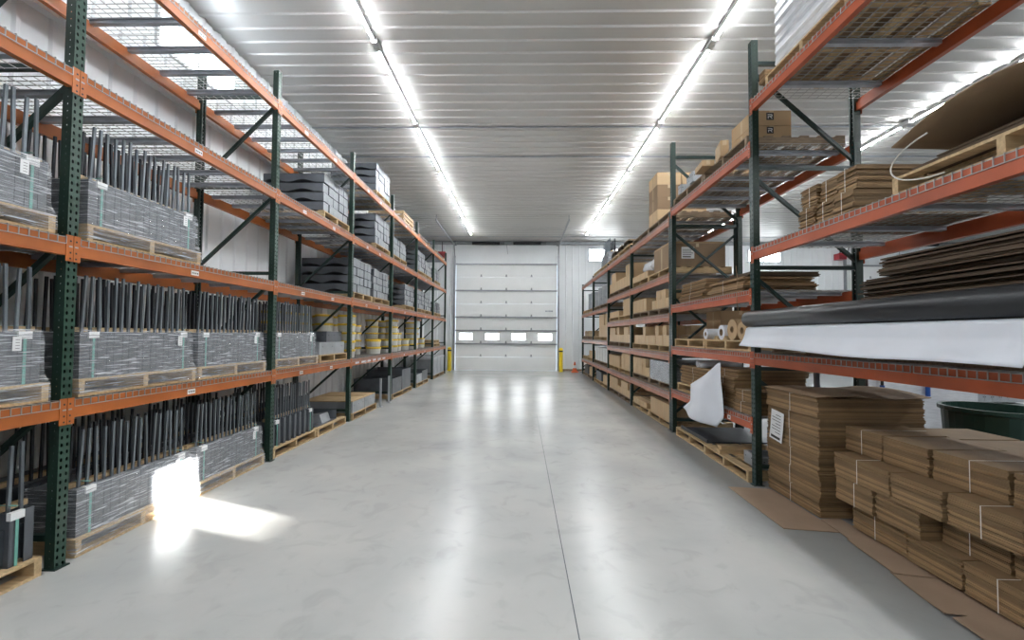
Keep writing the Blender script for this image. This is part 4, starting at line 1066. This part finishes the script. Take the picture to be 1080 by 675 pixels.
W0 = [OP[i] + 0.1 for i in range(4)]; W1 = [OP[i + 1] - 0.03 for i in range(4)]
def fpal(bay, lv, n=2, wood='wood_old'):
    L_ = (W1[bay] - W0[bay]) / n - 0.03
    for k in range(n):
        pallet('R', W0[bay] + k * (L_ + 0.03), fz(bay, lv), '%s on the %s of the %s' % (('nearer', 'farther')[k], LN[lv], BN[bay]), wood=wood, L=round(L_, 2), D=1.05, x_off=0.03, detail=False)
for bay in range(4):
    for lv in range(0, 6 if bay < 2 else 5):
        if bay == 3 and lv in (4,): continue
        fpal(bay, lv, wood='wood_old' if (bay + lv) % 2 else 'wood')
# first far bay
carton_row(W0[0], W0[0] + 1.25, PH, 0.28, 0, 0, 1, 0.24, skip=0.0)
carton_row(W0[0] + 1.45, W1[0], PH, 0.10, 0, 0, 1, 0.55)
z = fz(0, 1) + PH
r = thing('wrapped_load', 'foil-like plastic wrapped load on the low shelf of the far right rack', 'wrapped load', (2.53, wy(W0[0]) + 0.02, z))
MB().box(0.01, 0.95, 0.01, 1.15, 0, 0.36).build('load_core', 'steel_light', r); 
m = MB(); m.sheet(lambda u, v: (-0.004 - 0.008 * math.sin(17 * u + 9 * v), 1.16 * u, 0.37 * v), 20, 8, 0.003); m.sheet(lambda u, v: (0.95 * u, -0.004 - 0.006 * math.sin(13 * u + 7 * v), 0.37 * v), 12, 8, 0.003); m.build('plastic_wrap', 'film', r)
carton_row(W0[0] + 1.30, W1[0], z, 0.17, 0, 1, 2, 0.25, skip=0.5)
carton_row(W0[0], W1[0], fz(0, 2) + PH, 0.17, 0, 2, 2, 0.22, skip=0.4)
carton_row(W0[0], W0[0] + 1.2, fz(0, 3) + PH, 0.16, 0, 3, 2, 0.27, skip=0.3)
carton_row(W0[0] + 1.5, W1[0], fz(0, 3) + PH, 0.26, 0, 3, 1, 0.21)
# labelled box on the fourth shelf
z = fz(0, 4) + PH
r = thing('cardboard_box', 'wide carton with white shipping paper on its near side, fourth shelf', 'carton', (2.55, 7.74, z))
make_carton(0.9, 0.95, 0.40, 'card').build('box_body', ['card', 'tape'], r)
m = MB(); m.box(0.20, 0.42, -0.003, -0.001, 0.14, 0.34, 0)
for i in range(4): m.box(0.22, 0.40 - 0.03 * (i % 2), -0.0036, -0.003, 0.29 - i * 0.03, 0.30 - i * 0.03, 1)
m.box(0.22, 0.36, -0.0036, -0.003, 0.16, 0.18, 1); m.build('shipping_paper', ['paper', 'ink'], r)
m = MB(); m.box(0.0, 0.95, -0.008, 0.905, 0.402 + 0.002, 0.43, 0); m.build('box_lid', 'carton', r)
carton_row(W0[0] + 1.35, W1[0], z, 0.12, 0, 4, 1, 0.42)
# tall stack on top
for k in range(4):
    for d in range(2):
        carton(2.55 + 0.47 * d, 8.25, fz(0, 5) + PH + k * 0.235, 0.55, 0.45, 0.23, 'carton %s from the bottom of the tall top-shelf stack, %s column' % (('lowest', 'second', 'third', 'highest')[k] , ('front', 'rear')[d]), m_='card' if k in (1, 2) else 'carton_pale')
# second far bay
carton_row(W0[1], W1[1], PH, 0.16, 1, 0, 2, 0.36, D_=0.4, skip=0.4)
carton_row(W0[1], W0[1] + 1.1, fz(1, 1) + PH, 0.38, 1, 1, 1, 0.14, D_=0.4)
carton_row(W0[1] + 1.2, W1[1], fz(1, 1) + PH, 0.28, 1, 1, 1, 0.2, D_=0.4)
carton_row(W0[1], W1[1], fz(1, 2) + PH, 0.18, 1, 2, 2, 0.25, skip=0.4)
carton_row(W0[1], W0[1] + 0.9, fz(1, 3) + PH, 0.38, 1, 3, 1, 0.16, D_=0.4)
carton_row(W0[1] + 1.3, W1[1], fz(1, 3) + PH, 0.14, 1, 3, 1, 0.4)
carton_row(W0[1], W1[1], fz(1, 4) + PH, 0.25, 1, 4, 2, 0.28, skip=0.6, depth_rows=1, D_=0.6)
for i in range(2):
    o = cached('wrapbag', lambda: MB().lathe([(0, 0), (0.2, 0.0), (0.26, 0.08), (0.22, 0.2), (0.1, 0.26), (0, 0.27)], 14).build('plastic_sack', 'wrap_white', smooth=True))
    o.location = (2.85, 9.0 + 0.6 * i, fz(0, 4) + PH + 0.13); tag(o, 'white plastic sack on the fourth shelf, first far bay, %s of two' % ('nearer', 'farther')[i], 'sack')
# third and last far bays
def grey_bundle(y0, z, words):
    o = bundle('R', y0, z, words, 'wrapped_short', L=1.08, x_off=0.06, lab='stretch-wrapped grey bracket bundle with upright bars')
grey_bundle(13.1, fz(2, 4) + PH + 0.001, 'on top of the far right rack')
grey_bundle(11.6, fz(1, 5) + PH, 'on the far right rack top, nearer one') if False else None
for k in range(3):
    o = slat_crate(0.5, 0.8, 0.16, 'wood').build('slatted_crate', 'wood_old'); o.location = (2.55, 10.7 + k * 0.75, fz(1, 5) + PH); tag(o, 'low slatted crate on top of the far right rack, %s of three' % ('nearest', 'middle', 'farthest')[k], 'crate')
carton_row(W0[2], W0[2] + 1.2, PH, 0.25, 2, 0, 1, 0.4)
open_box('R', 14.2, PH, 1.0, 0.8, 0.28, 0.05, 'on the floor of the third far bay', 'steel')
carton_row(W0[2], W1[2], fz(2, 1) + PH, 0.42, 2, 1, 1, 0.26, depth_rows=1, tone='paper_board')  if False else None
for k in range(5):
    o = cached('wcarton', lambda: make_carton(0.4, 0.7, 0.42).build('white_carton', ['tub', 'paper'])); o.location = (2.55, 13.25 + 0.46 * k, fz(2, 1) + PH); tag(o, 'whitish carton on the lowest shelf, third far bay, %s from the camera' % NUM[k], 'carton', 'whitish cartons')
carton_row(W0[2], W0[2] + 1.6, fz(2, 2) + PH, 0.34, 2, 2, 2, 0.22, D_=0.4, skip=0.2)
trays('R', 14.0, FZ[2][2], 'on the third shelf, third far bay', cols=6, rows=3, rh=0.16, cover=True, x_off=0.08) if False else None
for k in range(3):
    o = cached('drum', lambda: MB().lathe([(0, 0), (0.27, 0.0), (0.27, 0.01), (0.265, 0.3), (0.275, 0.31), (0.265, 0.32), (0.265, 0.6), (0.275, 0.61), (0.24, 0.64), (0, 0.64)], 18).build('wrapped_drum', 'steel_light', smooth=False)); o.location = (2.88, 13.8 + 0.75 * k, fz(2, 3) + PH); tag(o, 'grey drum on the third shelf, third far bay, %s of three' % ('nearest', 'middle', 'farthest')[k], 'drum', 'grey drums')
carton_row(W0[3], W1[3] - 1.7, PH, 0.3, 3, 0, 1, 0.45)
open_box('R', 17.0, PH, 0.9, 0.8, 0.3, 0.05, 'on the floor of the last far bay', 'steel_dark')
carton_row(W0[3] , W0[3] + 1.0, fz(3, 1) + PH, 0.25, 3, 1, 1, 0.3)
for k in range(2):
    o = slat_crate(0.9, 0.9, 0.2).build('slatted_crate', 'wood'); o.location = (2.56, 16.1 + k * 1.1, fz(3, 2) + PH); tag(o, 'pale slatted crate on the second shelf, last far bay, %s of two' % ('nearer', 'farther')[k], 'crate')
for k in range(2):
    o = copy_tree(_cache['drum']); o.location = (2.88, 16.8 + 0.75 * k, fz(3, 3) + PH); tag(o, 'grey drum on the third shelf, last far bay, %s of two' % ('nearer', 'farther')[k], 'drum', 'grey drums')

# ================================================================== SMALL FIXED THINGS
for k, x in enumerate((-3.13, 1.72)):
    r = thing('bollard', 'yellow steel bollard at the %s side of the big door' % ('left', 'right')[k], 'bollard', (x, YB - 0.45, 0), 0)
    MB().lathe([(0, 0), (0.085, 0), (0.085, 0.98), (0.08, 1.0), (0.05, 1.03), (0, 1.04)], 18).build('bollard_post', 'bollard', r)
    MB().lathe([(0.087, 0.86), (0.0875, 0.86), (0.0875, 0.92), (0.087, 0.92)], 18).build('reflective_band', 'black', r)
r = thing('traffic_cone', 'orange traffic cone on the floor by the far right rack', 'traffic cone', (2.30, 19.35, 0))
MB().box(-0.14, 0.14, -0.14, 0.14, 0, 0.03).build('cone_base', 'cone', r)
MB().lathe([(0.11, 0.03), (0.078, 0.18), (0.05, 0.30), (0.025, 0.44), (0, 0.445)], 18).build('cone_body', 'cone', r)
MB().lathe([(0.080, 0.18), (0.082, 0.18), (0.054, 0.30), (0.052, 0.30)], 18).build('cone_collar', 'paper', r)
for k, (x, y, z) in enumerate(((-3.55, YB - 0.25, 5.10), (13.9, YB - 0.25, 5.1))):
    r = thing('heater_unit', 'red unit fixed high on the back wall, %s one' % ('left', 'right')[k], 'heater', (x, y, z))
    MB().box(-0.16, 0.16, -0.12, 0.22, -0.13, 0.13).box(-0.17, 0.17, -0.13, -0.12, 0.08, 0.14).build('heater_case', 'red', r)
    MB().tube([(0, 0.05, 0.13), (0, 0.05, 0.60)], 0.02, 8).build('gas_pipe', 'black', r)
    m = MB()
    for i in range(5): m.box(-0.13, 0.13, -0.132, -0.12, -0.11 + i * 0.035, -0.10 + i * 0.035)
    m.build('grille', 'black', r)
# beyond the right rack
r = thing('trash_barrel', 'dark green round plastic barrel behind the foreground carton pile', 'barrel', (4.95, 4.8, 0))
MB().lathe([(0, 0), (0.34, 0.0), (0.38, 0.05), (0.42, 0.83), (0.45, 0.84), (0.45, 0.88), (0.41, 0.88), (0.37, 0.06), (0, 0.05)], 32).build('barrel_body', 'green_plastic', r, smooth=False)
m = MB(); m.tube([(0.42, -0.12, 0.78), (0.50, -0.10, 0.76), (0.51, 0, 0.70), (0.50, 0.10, 0.76), (0.42, 0.12, 0.78)], 0.018, 8); m.build('barrel_handle', 'green_plastic', r)
r = thing('wrapped_bench', 'white plastic-covered table beyond the right rack', 'table', (4.7, 6.2, 0))
MB().sheet(lambda u, v: (1.45 * u, 1.3 * v, 1.06 + 0.02 * math.sin(7 * u) * math.sin(5 * v)), 16, 10, 0.01).build('plastic_cover', 'wrap_white', r, smooth=True)
MB().sheet(lambda u, v: (1.45 * u, -0.01 - 0.03 * math.sin(19 * u) * v, 1.06 - 0.8 * v), 30, 5, 0.004).build('cover_skirt', 'wrap_white', r, smooth=True)
for x in (0.1, 1.35):
    for y in (0.1, 1.2): MB().box(x - 0.03, x + 0.03, y - 0.03, y + 0.03, 0, 1.03).build('leg', 'steel', r)
for k, x in enumerate((4.85, 5.45)):
    r = thing('bar_clamp', 'blue and black clamp hanging at the covered table front, %s of two' % ('left', 'right')[k], 'clamp', (x, 6.14, 0.815))
    MB().tube([(0, 0, 0), (0, 0, 0.14)], 0.028, 10).build('handle', 'blue', r); MB().tube([(0, 0, 0.14), (0, 0, 0.26)], 0.018, 8).box(-0.03, 0.03, -0.02, 0.11, 0.262, 0.285).build('clamp_jaw', 'black', r)
r = thing('black_tool_case', 'small black case on the covered table beyond the rack', 'case', (4.45, 5.6, 0))
bpy.data.objects.remove(r)
r = thing('parts_rack', 'rack of grey parts bins beyond the right rack', 'bins', (6.72, 6.9, 0))
MB().box(0, 0.9, 0.2, 0.24, 0, 0.95).build('back_panel', 'steel', r)
b0 = None
for j in range(4):
    for i in range(7):
        if b0 is None: b0 = open_box_mb(0.18, 0.115, 0.11, 0.004, 0.008).build('parts_bin', ['steel_light', 'black'], r); o = b0
        else: o = b0.copy(); C.objects.link(o); o.parent = r
        o.location = (0.01 + i * 0.118, 0.01, 0.36 + j * 0.14)
r = thing('white_cabinet', 'white cabinet wall beyond the barrel at the right edge', 'cabinet', (7.75, 7.3, 0))
MB().box(0, 3.0, 0, 0.6, 0, 1.22).build('cabinet_body', 'wall', r)
for k in range(4): MB().box(0.02 + 0.745 * k, 0.74 + 0.745 * k, -0.02, -0.001, 0.08, 1.2).build('cabinet_door', 'wall', r)
